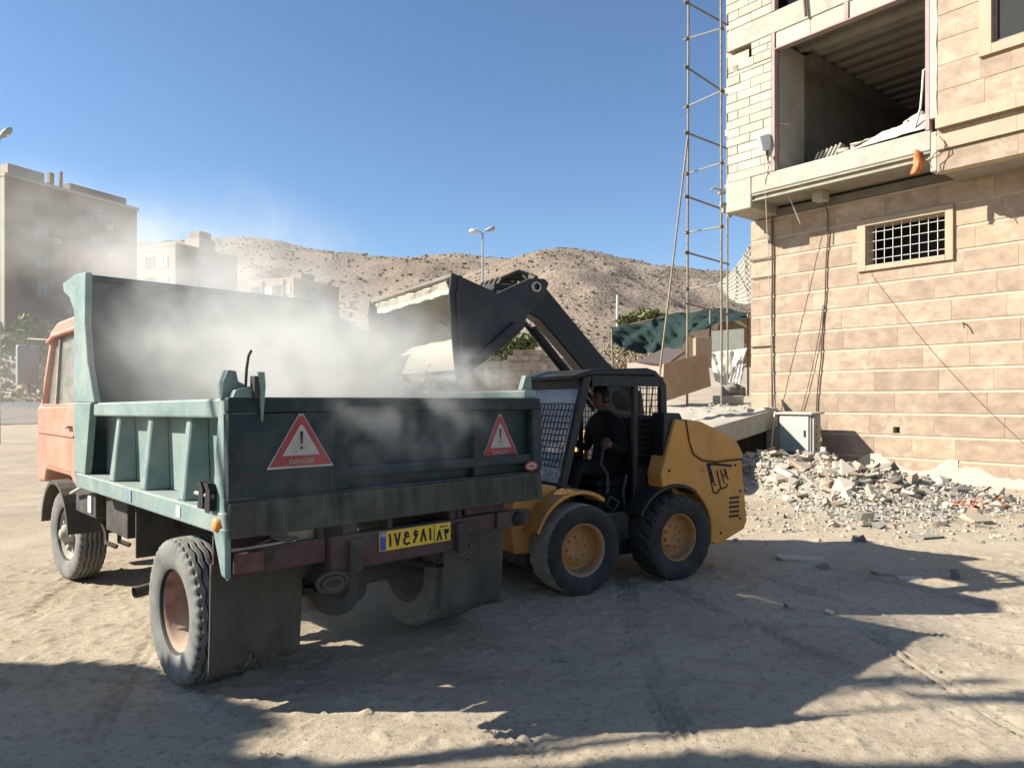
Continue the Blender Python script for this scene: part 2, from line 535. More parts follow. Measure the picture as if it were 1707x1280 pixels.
TRACKS = [  # x0, y0, x1, y1, half width, grooves
    (1.05, 7.2, 0.78, 3.3, 0.10, 4), (1.35, 6.9, 2.35, 3.55, 0.09, 3), (2.6, 5.6, 2.55, 3.2, 0.10, 3), (2.2, 6.9, 4.2, 3.1, 0.10, 4),
    (3.1, 7.2, 4.6, 4.3, 0.09, 3), (-4.3, 7.8, -3.3, 4.4, 0.10, 4), (-3.0, 6.6, -1.9, 3.4, 0.09, 3), (-0.3, 3.9, 0.5, 2.9, 0.10, 4), (3.4, 5.0, 5.5, 4.2, 0.10, 3),
    (-0.9, 4.0, -1.4, 2.7, 0.12, 4), (4.0, 8.8, 6.6, 5.6, 0.12, 4)]


def make_ground():
    xs = np.concatenate([np.linspace(-700, -60, 26)[:-1], np.linspace(-60, -14, 60)[:-1], np.linspace(-14, -5, 90)[:-1], np.arange(-5, 6.2, 0.026),
                         np.linspace(6.2, 16, 100)[1:], np.linspace(16, 60, 40)[1:], np.linspace(60, 700, 26)[1:]])
    ys = np.concatenate([np.linspace(-120, -8, 20)[:-1], np.linspace(-8, 2.6, 50)[:-1], np.arange(2.6, 8.6, 0.026), np.linspace(8.6, 20, 110)[1:], np.linspace(20, 60, 60)[1:],
                         np.linspace(60, 140, 50)[1:], np.linspace(140, 900, 20)[1:]])
    X, Y = np.meshgrid(xs, ys)
    Z = ground_h(X, Y)
    near = np.clip((9.0 - Y) / 2, 0, 1) * np.clip((Y + 4) / 3, 0, 1) * np.clip((8 - np.abs(X)) / 2, 0, 1)
    Z += near * ((fbm(X * 5, Y * 5, 4, 21) - 0.5) * 0.008 + np.maximum(fbm(X * 17, Y * 17, 3, 33) - 0.6, 0) * 0.07)
    for x0, y0, x1, y1, hw, ng in TRACKS:
        l = math.hypot(x1 - x0, y1 - y0)
        dx, dy = (x1 - x0) / l, (y1 - y0) / l
        al = (X - x0) * dx + (Y - y0) * dy
        wob = 0.05 * np.sin(al * 1.3 + x0 * 5)
        ac = -(X - x0) * dy + (Y - y0) * dx + wob
        m = np.clip((hw - np.abs(ac)) / 0.03, 0, 1) * np.clip(al / 0.4, 0, 1) * np.clip((l - al) / 0.5, 0, 1)
        m = m * np.clip(fbm(X * 2.2, Y * 2.2, 3, int(abs(x0 * 100))) * 2.6 - 0.45, 0, 1)
        pat = np.cos(ac / hw * math.pi * ng) * 0.6 + 0.4 * np.sign(np.sin(al * 2 * math.pi / 0.11 + np.sign(ac) * 1.5)) * np.clip((np.abs(ac) / hw - 0.55) * 8, 0, 1)
        Z += m * (pat * 0.020 - 0.010)
    me = bpy.data.meshes.new('ground')
    h, w = X.shape
    co = np.stack([X.ravel(), Y.ravel(), Z.ravel()], 1).astype(np.float32)
    idx = np.arange(h * w).reshape(h, w)
    q = np.stack([idx[:-1, :-1], idx[:-1, 1:], idx[1:, 1:], idx[1:, :-1]], -1).reshape(-1, 4)
    me.vertices.add(len(co))
    me.vertices.foreach_set('co', co.ravel())
    me.loops.add(q.size)
    me.loops.foreach_set('vertex_index', q.ravel().astype(np.int32))
    me.polygons.add(len(q))
    me.polygons.foreach_set('loop_start', np.arange(0, q.size, 4, dtype=np.int32))
    me.polygons.foreach_set('use_smooth', np.ones(len(q), bool))
    me.update(calc_edges=True)
    o = bpy.data.objects.new('ground', me)
    COL.objects.link(o)
    o['kind'] = 'structure'
    return o


def ground_material():
    m = mat('dusty_dirt', (0.39, 0.315, 0.222), 0.97, 0.08, 0.8, 0.0)
    nt = m.node_tree
    N, L = nt.nodes, nt.links
    b = [n for n in N if n.type == 'BSDF_PRINCIPLED'][0]
    old = b.inputs['Base Color'].links[0].from_socket
    tc = [n for n in N if n.type == 'TEX_COORD'][0]
    b.inputs['Specular IOR Level'].default_value = 0.1

    def nz(s, d=8, r=0.65, dist=0.0, stretch=None):
        n = N.new('ShaderNodeTexNoise')
        n.inputs['Scale'].default_value = s
        n.inputs['Detail'].default_value = d
        n.inputs['Roughness'].default_value = r
        n.inputs['Distortion'].default_value = dist
        if stretch:
            mp = N.new('ShaderNodeMapping')
            mp.inputs['Scale'].default_value = stretch
            mp.inputs['Rotation'].default_value = (0, 0, 0.35)
            L.new(tc.outputs['Object'], mp.inputs[0])
            L.new(mp.outputs[0], n.inputs['Vector'])
        else:
            L.new(tc.outputs['Object'], n.inputs['Vector'])
        return n.outputs['Fac']

    def mr(x, a, c, v0, v1):
        r = N.new('ShaderNodeMapRange')
        for i, v in enumerate((a, c, v0, v1)):
            r.inputs[i + 1].default_value = v
        L.new(x, r.inputs[0])
        return r.outputs[0]

    def mixc(f, A, col):
        x = N.new('ShaderNodeMix')
        x.data_type = 'RGBA'
        L.new(f, x.inputs[0])
        L.new(A, x.inputs[6])
        x.inputs[7].default_value = (*col, 1)
        return x.outputs[2]
    c = mixc(mr(nz(0.55, 6, 0.6, 0.8), 0.42, 0.66, 0, 0.75), old, (0.475, 0.40, 0.295))
    c = mixc(mr(nz(1.7, 8, 0.7, 0.6, (1, 2.5, 1)), 0.52, 0.70, 0, 0.6), c, (0.235, 0.18, 0.12))
    c = mixc(mr(nz(26, 5, 0.65), 0.54, 0.66, 0, 0.7), c, (0.20, 0.165, 0.125))
    c = mixc(mr(nz(75, 3, 0.6), 0.62, 0.72, 0, 0.5), c, (0.46, 0.41, 0.33))
    L.new(c, b.inputs['Base Color'])
    b1 = N.new('ShaderNodeBump')
    b1.inputs['Strength'].default_value = 0.6
    b1.inputs['Distance'].default_value = 0.02
    L.new(nz(30, 9, 0.75), b1.inputs['Height'])
    b2 = N.new('ShaderNodeBump')
    b2.inputs['Strength'].default_value = 0.18
    b2.inputs['Distance'].default_value = 0.03
    L.new(nz(3.5, 6, 0.65, 0.5, (1, 3, 1)), b2.inputs['Height'])
    L.new(b1.outputs[0], b2.inputs['Normal'])
    L.new(b2.outputs[0], b.inputs['Normal'])
    return m


ground = make_ground()
ground.data.materials.append(ground_material())

# gravel: small stones over the yard
def stones(name, pts, mats, label):
    """pts: (x, y, z, size). Joined small angular stones."""
    V, Fc = [], []
    base = [(1, 0, -.4), (0.2, 0.9, -.5), (-0.9, 0.3, -.3), (-0.3, -0.9, -.5), (0.5, 0.2, .7), (-0.3, 0.1, .8), (0.1, -0.5, .6)]
    fc = [(0, 1, 4), (1, 5, 4), (1, 2, 5), (2, 3, 5), (3, 6, 5), (3, 0, 6), (0, 4, 6), (4, 5, 6), (0, 3, 2, 1)]
    for x, y, z, s in pts:
        a = rnd.uniform(0, 6.3)
        ca, sa = math.cos(a), math.sin(a)
        sx, sy, sz = s * rnd.uniform(.6, 1.2), s * rnd.uniform(.5, 1), s * rnd.uniform(.3, .8)
        n = len(V)
        for p in base:
            q = [p[0] * sx + rnd.uniform(-.15, .15) * s, p[1] * sy + rnd.uniform(-.15, .15) * s, p[2] * sz]
            V.append((x + q[0] * ca - q[1] * sa, y + q[0] * sa + q[1] * ca, z + q[2]))
        Fc += [tuple(i + n for i in f) for f in fc]
    me = bpy.data.meshes.new(name)
    me.from_pydata(V, [], Fc)
    me.materials.append(M[mats])
    o = bpy.data.objects.new(name, me)
    COL.objects.link(o)
    o['kind'] = 'stuff'
    o['label'] = label
    return o


pts = []
for _ in range(7000):
    y = 2.9 + 11 * rnd.random() ** 1.5
    x = rnd.uniform(-1, 1) * y * 0.85
    if float(vnoise(np.array(x * 0.8), np.array(y * 0.8), 5)) < rnd.uniform(0.25, 0.75):
        continue
    s = 0.0025 + 0.007 * rnd.random() ** 4 + (0.015 * rnd.random() if rnd.random() < 0.03 else 0)
    pts.append((x, y, gz(x, y) + s * 0.3, s))
stones('gravel', pts, 'rock_a', 'small grey stones and crumbs scattered over the dirt yard')

# ================================================================== HILLS
SIL_FAR = [(-2500, 560), (-900, 520), (-200, 470), (250, 418), (360, 410), (440, 409), (500, 424), (580, 437), (680, 443), (740, 434), (800, 439), (870, 444), (1000, 452), (1300, 470), (1800, 500), (4000, 560)]
SIL_NEAR = [(300, 640), (560, 596), (650, 545), (720, 505), (790, 470), (860, 450), (905, 437), (950, 428), (1000, 434), (1060, 449), (1140, 469), (1200, 479), (1260, 491), (1500, 520), (1900, 545), (2600, 560), (4000, 600)]


def hill(name, sil, D0, D1, nk, nd, seed):
    su = np.array([p[0] for p in sil], float)
    sv = np.array([p[1] for p in sil], float)
    u = np.linspace(su[0], su[-1], nk)
    uu = np.interp(np.linspace(0, 1, nk), [0, 0.22, 0.78, 1], [su[0], max(su[0], -100), min(su[-1], 1800), su[-1]])
    k = (uu - CX) / FPX
    v = np.interp(uu, su, sv)
    ker = np.ones(5) / 5
    v = np.convolve(np.pad(v, 2, 'edge'), ker, 'valid')
    top = EYE + (HV - v) / FPX * D1
    d = np.concatenate([np.linspace(D0, D1, nd), np.linspace(D1, D1 * 1.5, nd // 3)[1:]])
    Dg, Kg = np.meshgrid(d, k, indexing='ij')
    X, Y = Kg * Dg, Dg
    t = np.clip((Dg - D0) / (D1 - D0), 0, 1)
    b = (Dg - D1) / (D1 * 0.5)
    prof = np.where(Dg <= D1, np.sin(t * math.pi / 2) ** 1.15, 1 - 0.7 * np.clip(b, 0, 1) ** 1.3)
    base = ground_h(Kg * D0, np.full_like(Kg, D0)) - 1.5
    rid = fbm(X * 0.018, Y * 0.012, 5, seed) - 0.5
    Z = base + (top[None, :] - base) * prof + rid * 24 * np.clip(np.sin(np.clip(t * 1.12, 0, 1) * math.pi), 0, 1) ** 1.4 + (fbm(X * 0.09, Y * 0.09, 4, seed + 9) - 0.55) * 2.4
    mb = MB()
    P = [[(X[i, j], Y[i, j], Z[i, j]) for j in range(nk)] for i in range(len(d))]
    mb.grid(P)
    o = mb.build(name, hill_mat, kind='structure')
    return X, Y, Z


hill_mat = mat('scree_hillside', (0.285, 0.218, 0.158), 0.97, 0.2, 0.03, 1.0, 0.6, bdist=1.2, spots=(0.35, 0.28, 0.21), spot_amt=0.7)


def hill_extra(m):
    nt = m.node_tree
    N, L = nt.nodes, nt.links
    b = [n for n in N if n.type == 'BSDF_PRINCIPLED'][0]
    tc = [n for n in N if n.type == 'TEX_COORD'][0]
    old = b.inputs['Base Color'].links[0].from_socket
    for sc_, a, c_, col, am in ((0.8, 0.57, 0.64, (0.16, 0.125, 0.08), 0.6), (1.7, 0.56, 0.66, (0.165, 0.125, 0.082), 0.6), (0.9, 0.60, 0.68, (0.40, 0.32, 0.235), 0.6)):
        n = N.new('ShaderNodeTexNoise')
        n.inputs['Scale'].default_value = sc_
        n.inputs['Detail'].default_value = 5
        n.inputs['Roughness'].default_value = 0.65
        L.new(tc.outputs['Object'], n.inputs['Vector'])
        r = N.new('ShaderNodeMapRange')
        r.inputs[1].default_value = a
        r.inputs[2].default_value = c_
        r.inputs[4].default_value = am
        L.new(n.outputs['Fac'], r.inputs[0])
        x = N.new('ShaderNodeMix')
        x.data_type = 'RGBA'
        L.new(r.outputs[0], x.inputs[0])
        L.new(old, x.inputs[6])
        x.inputs[7].default_value = (*col, 1)
        old = x.outputs[2]
    L.new(old, b.inputs['Base Color'])


hill_extra(hill_mat)
hills = [hill('far_hill', SIL_FAR, 210, 430, 240, 46, 4), hill('near_hill', SIL_NEAR, 115, 265, 240, 60, 12)]


def scrub():
    V, Fc = [], []
    ico = bmesh.new()
    bmesh.ops.create_icosphere(ico, subdivisions=1, radius=1)
    iv = [v.co.copy() for v in ico.verts]
    jf = [tuple(v.index for v in f.verts) for f in ico.faces]
    ico.free()
    for (X, Y, Z), n, s0, s1 in ((hills[0], 3600, 0.35, 0.85), (hills[1], 7000, 0.14, 0.42)):
        h, w = X.shape
        c = 0
        while c < n:
            i, j = rnd.uniform(0, h * 0.78 - 2), rnd.uniform(w * 0.18, w * 0.82)
            i0, j0 = int(i), int(j)
            f, g = i - i0, j - j0
            q = [X, Y, Z]
            p = [(a[i0, j0] * (1 - f) + a[i0 + 1, j0] * f) * (1 - g) + (a[i0, j0 + 1] * (1 - f) + a[i0 + 1, j0 + 1] * f) * g for a in q]
            if float(fbm(np.array(p[0] * 0.05), np.array(p[1] * 0.05), 3, 77)) < rnd.uniform(0.2, 0.7):
                continue
            s = rnd.uniform(s0, s1) * (1.5 if rnd.random() < 0.08 else 1)
            b = len(V)
            for v in iv:
                k = rnd.uniform(0.65, 1.2)
                V.append((p[0] + v.x * s * k, p[1] + v.y * s * k, p[2] + v.z * s * 0.75 * k + s * 0.2))
            Fc.extend(tuple(a + b for a in t) for t in jf)
            c += 1
    me = bpy.data.meshes.new('scrub')
    me.from_pydata(V, [], Fc)
    me.materials.append(M['scrub'])
    o = bpy.data.objects.new('scrub', me)
    COL.objects.link(o)
    o['kind'] = 'stuff'
    o['label'] = 'dark dry scrub dotted all over the hillsides'


scrub()


# ================================================================== PLANTS
def leaves(mb, c, r, n, s, seed=0, hollow=0.35):
    g = random.Random(seed)
    for _ in range(n):
        while True:
            p = Vector((g.uniform(-1, 1), g.uniform(-1, 1), g.uniform(-1, 1)))
            if hollow < p.length <= 1:
                break
        q = Vector((c[0] + p.x * r[0], c[1] + p.y * r[1], c[2] + p.z * r[2]))
        a = Vector((g.gauss(0, 1), g.gauss(0, 1), g.gauss(0, 0.7))).normalized()
        b = a.cross(Vector((g.gauss(0, 1), g.gauss(0, 1), g.gauss(0, 1)))).normalized()
        k = s * g.uniform(0.6, 1.3)
        mb.add([q - a * k, q + b * k * 0.5, q + a * k, q - b * k * 0.5], [(0, 1, 2, 3)])


def bush(name, label, cat, clumps, n, s, m, seed=0, stems=True, group=None):
    base = Vector((clumps[0][0][0], clumps[0][0][1], 0))
    base.z = gz(base.x, base.y)
    t = thing(name, label, cat, base, group=group)
    mb = MB(base)
    for i, (c, r) in enumerate(clumps):
        leaves(mb, c, r, n, s, seed + i, 0.2)
    mb.build('foliage', m, t)
    if stems:
        mb = MB(base)
        for i, (c, r) in enumerate(clumps):
            mb.tube([base + Vector((0.05 * i, 0, -0.1)), (base + Vector(c)) / 2 + Vector((0.1, 0, 0.1)), Vector(c)], [s * 0.35, s * 0.25, s * 0.12], 6)
        mb.build('stem', 'bark', t)
    return t


def clump_at(u, v, Y, ru, rv, rd=None):
    p = at(u, v, Y)
    return (tuple(p), (ru / FPX * Y, rd or ru / FPX * Y, rv / FPX * Y))


bush('bush', 'dusty green bush on the bank left of the orange cab', 'bush', [clump_at(48, 552, 64, 26, 26), clump_at(72, 575, 64, 20, 22), clump_at(30, 575, 65, 26, 18), clump_at(95, 590, 66, 24, 22)], 420, 0.42, 'leaf_dry', 5)
bush('bush', 'low grassy tuft at the foot of the big apartment block', 'bush', [clump_at(8, 548, 76, 22, 9), clump_at(-30, 545, 76, 30, 12)], 160, 0.4, 'leaf_dry', 15, stems=False)
bush('bush', 'green bush seen under the raised bucket arm behind the old wall', 'bush', [clump_at(846, 580, 33, 30, 22), clump_at(815, 590, 33, 24, 22), clump_at(872, 572, 33, 24, 14)], 420, 0.17, 'leaf_dry', 25)
bush('bush', 'green bush behind the left end of the green shade net', 'bush', [clump_at(1076, 524, 36, 26, 9), clump_at(1045, 534, 36, 18, 10), clump_at(1100, 530, 36, 18, 9)], 240, 0.15, 'leaf_dry', 35)
bush('bush', 'small bush below the left end of the green shade net', 'bush', [clump_at(1042, 578, 27, 22, 16)], 260, 0.11, 'leaf_dry', 45, stems=False)

# dry grass on the bank at the left
pts = []
mb = MB()
for _ in range(2600):
    y = rnd.uniform(58, 86)
    x = -rnd.uniform(0.50, 0.82) * y
    z = gz(x, y)
    h = rnd.uniform(0.15, 0.55)
    a = rnd.uniform(0, 3.14)
    dx, dy = math.cos(a) * h * 0.6, math.sin(a) * h * 0.6
    mb.add([(x - dx, y - dy, z - 0.05), (x + dx, y + dy, z - 0.05), (x + dx * 1.2 + rnd.uniform(-.2, .2), y + dy, z + h), (x - dx * 1.2, y - dy, z + h * rnd.uniform(.5, 1))], [(0, 1, 2, 3)])
o = mb.build('dry_grass', mat('dry_grass', (0.26, 0.205, 0.12), 0.95, 0.25, 0.4, 0), kind='stuff')
o['label'] = 'dry grass covering the bank at the left'

# kerb and darker strip at the left, far across the yard
mb = MB()
for x0 in range(-70, -22, 2):
    mb.box(x0, x0 + 1.97, 57.6, 57.95, gz(x0, 57.6) - 0.3, gz(-40, 57.6) + 0.28)
mb.build('kerb', 'kerb', kind='structure')
mb = MB()
xs = [-75 + 2 * i for i in range(30)]
P = [[(x, y, gz(x, y) + 0.05) for x in xs] for y in (45.5, 48, 50, 52, 54, 57.6)]
mb.grid(P)
mb.build('dark_strip', mat('dark_strip_brown', (0.19, 0.16, 0.125), 0.95, 0.2, 0.6, 0.3, 20), kind='structure')  # darker brown strip in front of the kerb

# ================================================================== APARTMENT BLOCKS
def apartment(label, corner, z0, z1, dr, lr, dl, ll, mat_r, mat_l, wins_r=(), wins_l=(), extras=(), recess=None):
    c = Vector((corner[0], corner[1], z0))
    t = thing('apartment_block', label, 'apartment building', c)
    dr, dl = Vector((*dr, 0)).normalized(), Vector((*dl, 0)).normalized()
    A, B, D = c, c + dr * lr, c + dl * ll
    E_ = B + dl * ll
    up = Vector((0, 0, z1 - z0))
    mb = MB(c)
    mb.hull8([A, B, E_, D, A + up, B + up, E_ + up, D + up])
    mb.build('wall', mat_r, t)  # wall takes the darker tone of the shaded side
    nl = dl.cross(Vector((0, 0, 1))).normalized()
    if nl.dot(dr) > 0:
        nl = -nl
    nr = -dl
    mb = MB(c)                                              # facing skin, paler: sunlight on that side is put into its colour
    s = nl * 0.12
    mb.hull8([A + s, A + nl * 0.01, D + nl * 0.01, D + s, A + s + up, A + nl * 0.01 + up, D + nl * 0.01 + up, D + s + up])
    mb.build('sunlit_facing', mat_l, t)
    mb = MB(c)                                              # parapet coping
    e = 0.18
    q0 = [A - dr * e - dl * e + up, B + dr * e - dl * e + up, E_ + dr * e + dl * e + up, D - dr * e + dl * e + up]
    mb.hull8(q0 + [p + Vector((0, 0, 0.35)) for p in q0])
    mb.build('parapet', 'apt_pale', t)
    for d, n, wins, o0 in ((dr, nr, wins_r, 0.0), (dl, nl, wins_l, 0.125)):
        for s_, z_, w_, h_, kind in wins:
            p = c + d * s_ + Vector((0, 0, z_ - z0)) + n * o0
            mb = MB(c)
            u = Vector((0, 0, 1))
            fw = 0.12
            for a0, a1, b0, b1 in ((-fw, w_ + fw, -fw, 0), (-fw, w_ + fw, h_, h_ + fw), (-fw, 0, 0, h_), (w_, w_ + fw, 0, h_), (w_ / 2 - .04, w_ / 2 + .04, 0, h_)):
                q = [p + d * a0 + u * b0, p + d * a1 + u * b0, p + d * a1 + u * b1, p + d * a0 + u * b1]
                mb.hull8([x + n * 0.005 for x in q] + [x + n * 0.14 for x in q])
            f = mb.build('window', 'white' if kind == 2 else 'apt_brown', t)
            mb = MB(c)
            q = [p, p + d * w_, p + d * w_ + u * h_, p + u * h_]
            mb.hull8([x + n * 0.01 for x in q] + [x + n * 0.05 for x in q])
            mb.build('pane', 'pane_pale' if kind == 2 else 'pane', f)
            if kind == 3:
                mb = MB(c)
                q = [p - d * .3 - u * .35, p + d * (w_ + .3) - u * .35, p + d * (w_ + .3) - u * .2, p - d * .3 - u * .2]
                mb.hull8([x + n * 0.02 for x in q] + [x + n * 1.3 for x in q])
                b_ = mb.build('balcony', 'apt_pale', t)
                mb = MB(c)
                q = [p - d * .3 - u * .2, p + d * (w_ + .3) - u * .2, p + d * (w_ + .3) + u * .7, p - d * .3 + u * .7]
                mb.hull8([x + n * 1.2 for x in q] + [x + n * 1.3 for x in q])
                mb.build('balcony_front', mat_r, b_)
    for nm, a0, a1, b0, b1, h0, h1, mm in extras:           # roof-top rooms, columns: along dr, dl, heights
        mb = MB(c)
        q = [c + dr * a0 + dl * b0, c + dr * a1 + dl * b0, c + dr * a1 + dl * b1, c + dr * a0 + dl * b1]
        mb.hull8([x + Vector((0, 0, h0 - z0)) for x in q] + [x + Vector((0, 0, h1 - z0)) for x in q])
        mb.build(nm, mm, t)
    return t


DR, DL = (0.465, 1.0), (-1.0, 0.465)
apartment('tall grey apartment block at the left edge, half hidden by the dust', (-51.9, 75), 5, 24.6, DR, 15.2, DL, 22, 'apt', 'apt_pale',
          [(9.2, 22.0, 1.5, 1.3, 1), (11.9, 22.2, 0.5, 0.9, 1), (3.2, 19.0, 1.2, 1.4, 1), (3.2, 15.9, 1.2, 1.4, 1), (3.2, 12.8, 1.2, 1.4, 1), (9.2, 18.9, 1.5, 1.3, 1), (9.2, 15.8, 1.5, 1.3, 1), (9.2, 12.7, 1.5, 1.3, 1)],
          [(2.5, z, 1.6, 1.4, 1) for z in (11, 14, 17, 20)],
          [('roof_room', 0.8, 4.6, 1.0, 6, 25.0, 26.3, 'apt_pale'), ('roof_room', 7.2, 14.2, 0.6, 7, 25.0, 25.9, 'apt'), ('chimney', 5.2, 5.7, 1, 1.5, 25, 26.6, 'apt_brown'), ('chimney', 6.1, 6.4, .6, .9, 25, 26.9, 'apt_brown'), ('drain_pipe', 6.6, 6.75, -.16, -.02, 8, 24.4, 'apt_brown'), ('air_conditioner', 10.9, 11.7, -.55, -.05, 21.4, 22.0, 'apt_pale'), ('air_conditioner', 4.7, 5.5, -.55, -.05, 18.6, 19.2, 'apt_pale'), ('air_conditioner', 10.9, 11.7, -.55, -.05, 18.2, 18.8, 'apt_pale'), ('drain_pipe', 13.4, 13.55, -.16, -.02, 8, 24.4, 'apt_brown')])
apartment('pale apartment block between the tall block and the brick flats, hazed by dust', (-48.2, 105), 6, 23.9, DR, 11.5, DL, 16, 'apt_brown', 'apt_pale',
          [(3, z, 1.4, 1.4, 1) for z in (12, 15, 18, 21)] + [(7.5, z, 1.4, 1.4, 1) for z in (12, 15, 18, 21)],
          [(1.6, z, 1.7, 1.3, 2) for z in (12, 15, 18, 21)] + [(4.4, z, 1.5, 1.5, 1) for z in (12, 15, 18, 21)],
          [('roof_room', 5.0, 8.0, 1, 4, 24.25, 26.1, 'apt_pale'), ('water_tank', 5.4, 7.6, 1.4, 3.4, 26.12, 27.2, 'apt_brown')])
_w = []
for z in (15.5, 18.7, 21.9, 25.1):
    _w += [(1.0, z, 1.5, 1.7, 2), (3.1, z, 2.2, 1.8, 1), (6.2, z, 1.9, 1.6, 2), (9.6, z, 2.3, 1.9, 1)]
apartment('tan brick flats with shaded balcony side in front of the hill', (-47.7, 160), 8, 28.2, DR, 15.5, DL, 13.5, 'apt_brown', 'apt_sunlit_tan',
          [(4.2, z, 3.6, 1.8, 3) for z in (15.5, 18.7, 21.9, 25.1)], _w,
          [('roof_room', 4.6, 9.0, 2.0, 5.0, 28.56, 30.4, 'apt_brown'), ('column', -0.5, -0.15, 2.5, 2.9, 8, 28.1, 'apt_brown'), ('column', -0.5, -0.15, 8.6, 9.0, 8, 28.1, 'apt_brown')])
apartment('low wing of tan flats with open dark loggias left of the brick flats', (-55.6, 166), 8, 26.9, DR, 9, DL, 7.5, 'apt_brown', 'apt_sunlit_tan',
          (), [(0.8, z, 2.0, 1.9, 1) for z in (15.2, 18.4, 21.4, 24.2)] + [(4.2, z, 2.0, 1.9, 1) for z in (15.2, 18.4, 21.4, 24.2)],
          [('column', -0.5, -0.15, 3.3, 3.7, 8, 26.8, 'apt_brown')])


# ================================================================== STREET LAMPS AND POLE
def street_lamp(label, base, top, heads, r=0.075):
    b = Vector((base[0], base[1], gz(base[0], base[1])))
    t = thing('street_lamp', label, 'street lamp', b, group='street lamps')
    MB(b).tube([b, Vector((b.x, b.y, top))], [r, r * 0.6], 10).build('pole', 'lamp_grey', t)
    for dx, dz, m, tip in heads:
        tp = Vector((b.x, b.y, top))
        e = tp + Vector((dx, 0, dz))
        MB(b).tube([tp - Vector((0, 0, 0.15)), tp + Vector((dx * 0.4, 0, dz * 0.7)), e], 0.03, 8).build('arm', 'lamp_grey', t)
        d = Vector((dx, 0, dz * 0.5)).normalized()
        mb = MB(b)
        L_ = 0.46
        mb.tube([e - d * 0.12, e, e + d * L_ * 0.35, e + d * L_ * 0.8, e + d * L_], [0.035, 0.09, 0.135, 0.12, 0.04], 10)
        h = mb.build('lamp_head', m, t)
        mb = MB(b)
        q = e + d * L_ * 0.45 - Vector((0, 0, 0.09))
        mb.blob(tuple(q), (0.15, 0.09, 0.06), 1, 0.0)
        mb.build('lamp_lens', 'white', h)
    return t


p = at(804.5, 388, 40)
street_lamp('double armed street lamp rising above the raised bucket', (p.x, p.y), p.z, [(-0.28, 0.06, 'white', 0), (0.24, 0.14, 'lamp_grey', 0)])
p = at(-2, 236, 27)
street_lamp('street lamp cut by the left edge above the tall apartment block', (p.x, p.y), p.z, [(0.12, 0.2, 'lamp_grey', 0)], 0.06)
p = at(1029, 492, 62)
b = Vector((p.x, p.y, gz(p.x, p.y)))
t = thing('utility_pole', 'thin pale utility pole at the foot of the right hill', 'pole', b)
MB(b).tube([b, p], [0.14, 0.09], 8).build('shaft', 'kerb', t)
MB(b).box(p.x - .45, p.x + .45, p.y - .04, p.y + .04, p.z - .5, p.z - .4).build('crossarm', 'lamp_grey', t)


# ================================================================== BUILDING UNDER CONSTRUCTION (local: x along the facade, y inwards, z up)
BC = Vector((5.89, 18.0, 0))
BA = math.atan2(-0.772, 0.635)
bldg = thing('stone_building', 'tan stone clad building with an open unfinished upper storey', 'building', BC, BA)
BT, BN = Vector((math.cos(BA), math.sin(BA), 0)), Vector((-math.sin(BA), math.cos(BA), 0))


def BW(x, y, z):
    """building-local point to world"""
    return BC + BT * x + BN * y + Vector((0, 0, z))


XR, YB, ZT, OV = 9.5, 8.5, 13.6, -1.12


def rects_minus(x0, x1, z0, z1, holes):
    out = [(x0, x1, z0, z1)]
    for a, b, c, d in holes:
        nx = []
        for r in out:
            if b <= r[0] or a >= r[1] or d <= r[2] or c >= r[3]:
                nx.append(r)
                continue
            if a > r[0]:
                nx.append((r[0], a, r[2], r[3]))
            if b < r[1]:
                nx.append((b, r[1], r[2], r[3]))
            m0, m1 = max(a, r[0]), min(b, r[1])
            if c > r[2]:
                nx.append((m0, m1, r[2], c))
            if d < r[3]:
                nx.append((m0, m1, d, r[3]))
        out = nx
    return [r for r in out if r[1] - r[0] > 0.012 and r[3] - r[2] > 0.012]


WIN = (2.81, 4.38, 4.55, 5.40)
HOLE = (3.36, 3.50, 0.96, 1.09)
# carcass
mb = MB()
for x0, x1, z0, z1 in rects_minus(0.0, XR, -0.5, 6.02, [WIN, HOLE]):
    mb.box(x0, x1, 0.0, 0.32, z0, z1)
mb.build('lower_wall', 'mortar', bldg)
mb = MB()
mb.box(0.0, 0.3, 0.325, YB, -0.5, 6.02)
mb.box(XR - 0.3, XR, 0.325, YB, -0.5, 6.02)
mb.box(0.3, XR - 0.3, YB - 0.3, YB, -0.5, 6.02)
mb.box(0.3, XR - 0.3, 0.325, YB - 0.3, 3.6, 3.8)
mb.build('rear_wall', 'mud_wall', bldg)
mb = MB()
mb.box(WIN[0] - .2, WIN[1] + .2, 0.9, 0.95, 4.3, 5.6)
mb.build('room_shade_sheet', 'black', bldg)  # black sheet stands for the unlit room behind the window
MB().box(3.2, 3.7, 0.33, 0.4, .8, 1.2).build('hole_shade_sheet', 'black', bldg)  # black sheet stands for the dark inside the hole
pass

# stone courses on the lower wall, each slab a piece
def panel(x0, x1, z0, z1, y, t, m='stone', name='stone_slab', par=None, bev=0.004):
    mb = MB((x0, y, z0))
    j = rnd.uniform(-0.003, 0.003)
    mb.box(x0, x1, y - t + j, y - 0.001, z0, z1)
    o = mb.build(name, m, par or bldg)
    o.location = (x0, y, z0)
    return o


FRAME = (2.63, 4.53, 4.43, 5.54)
zs = [0.44 + 0.4625 * k for k in range(-1, 13)]
for k in range(len(zs) - 1):
    z0, z1 = zs[k] + 0.028, zs[k + 1] - 0.028
    x = rnd.uniform(-0.8, -0.2)
    while x < XR:
        w = rnd.uniform(0.75, 1.35)
        a, b = max(x, 0.0), min(x + w - 0.004, XR)
        if b - a > 0.03:
            for r in rects_minus(a, b, z0, min(z1, 5.98), [FRAME, HOLE]):
                panel(*r, 0.0, 0.014)
        x += w
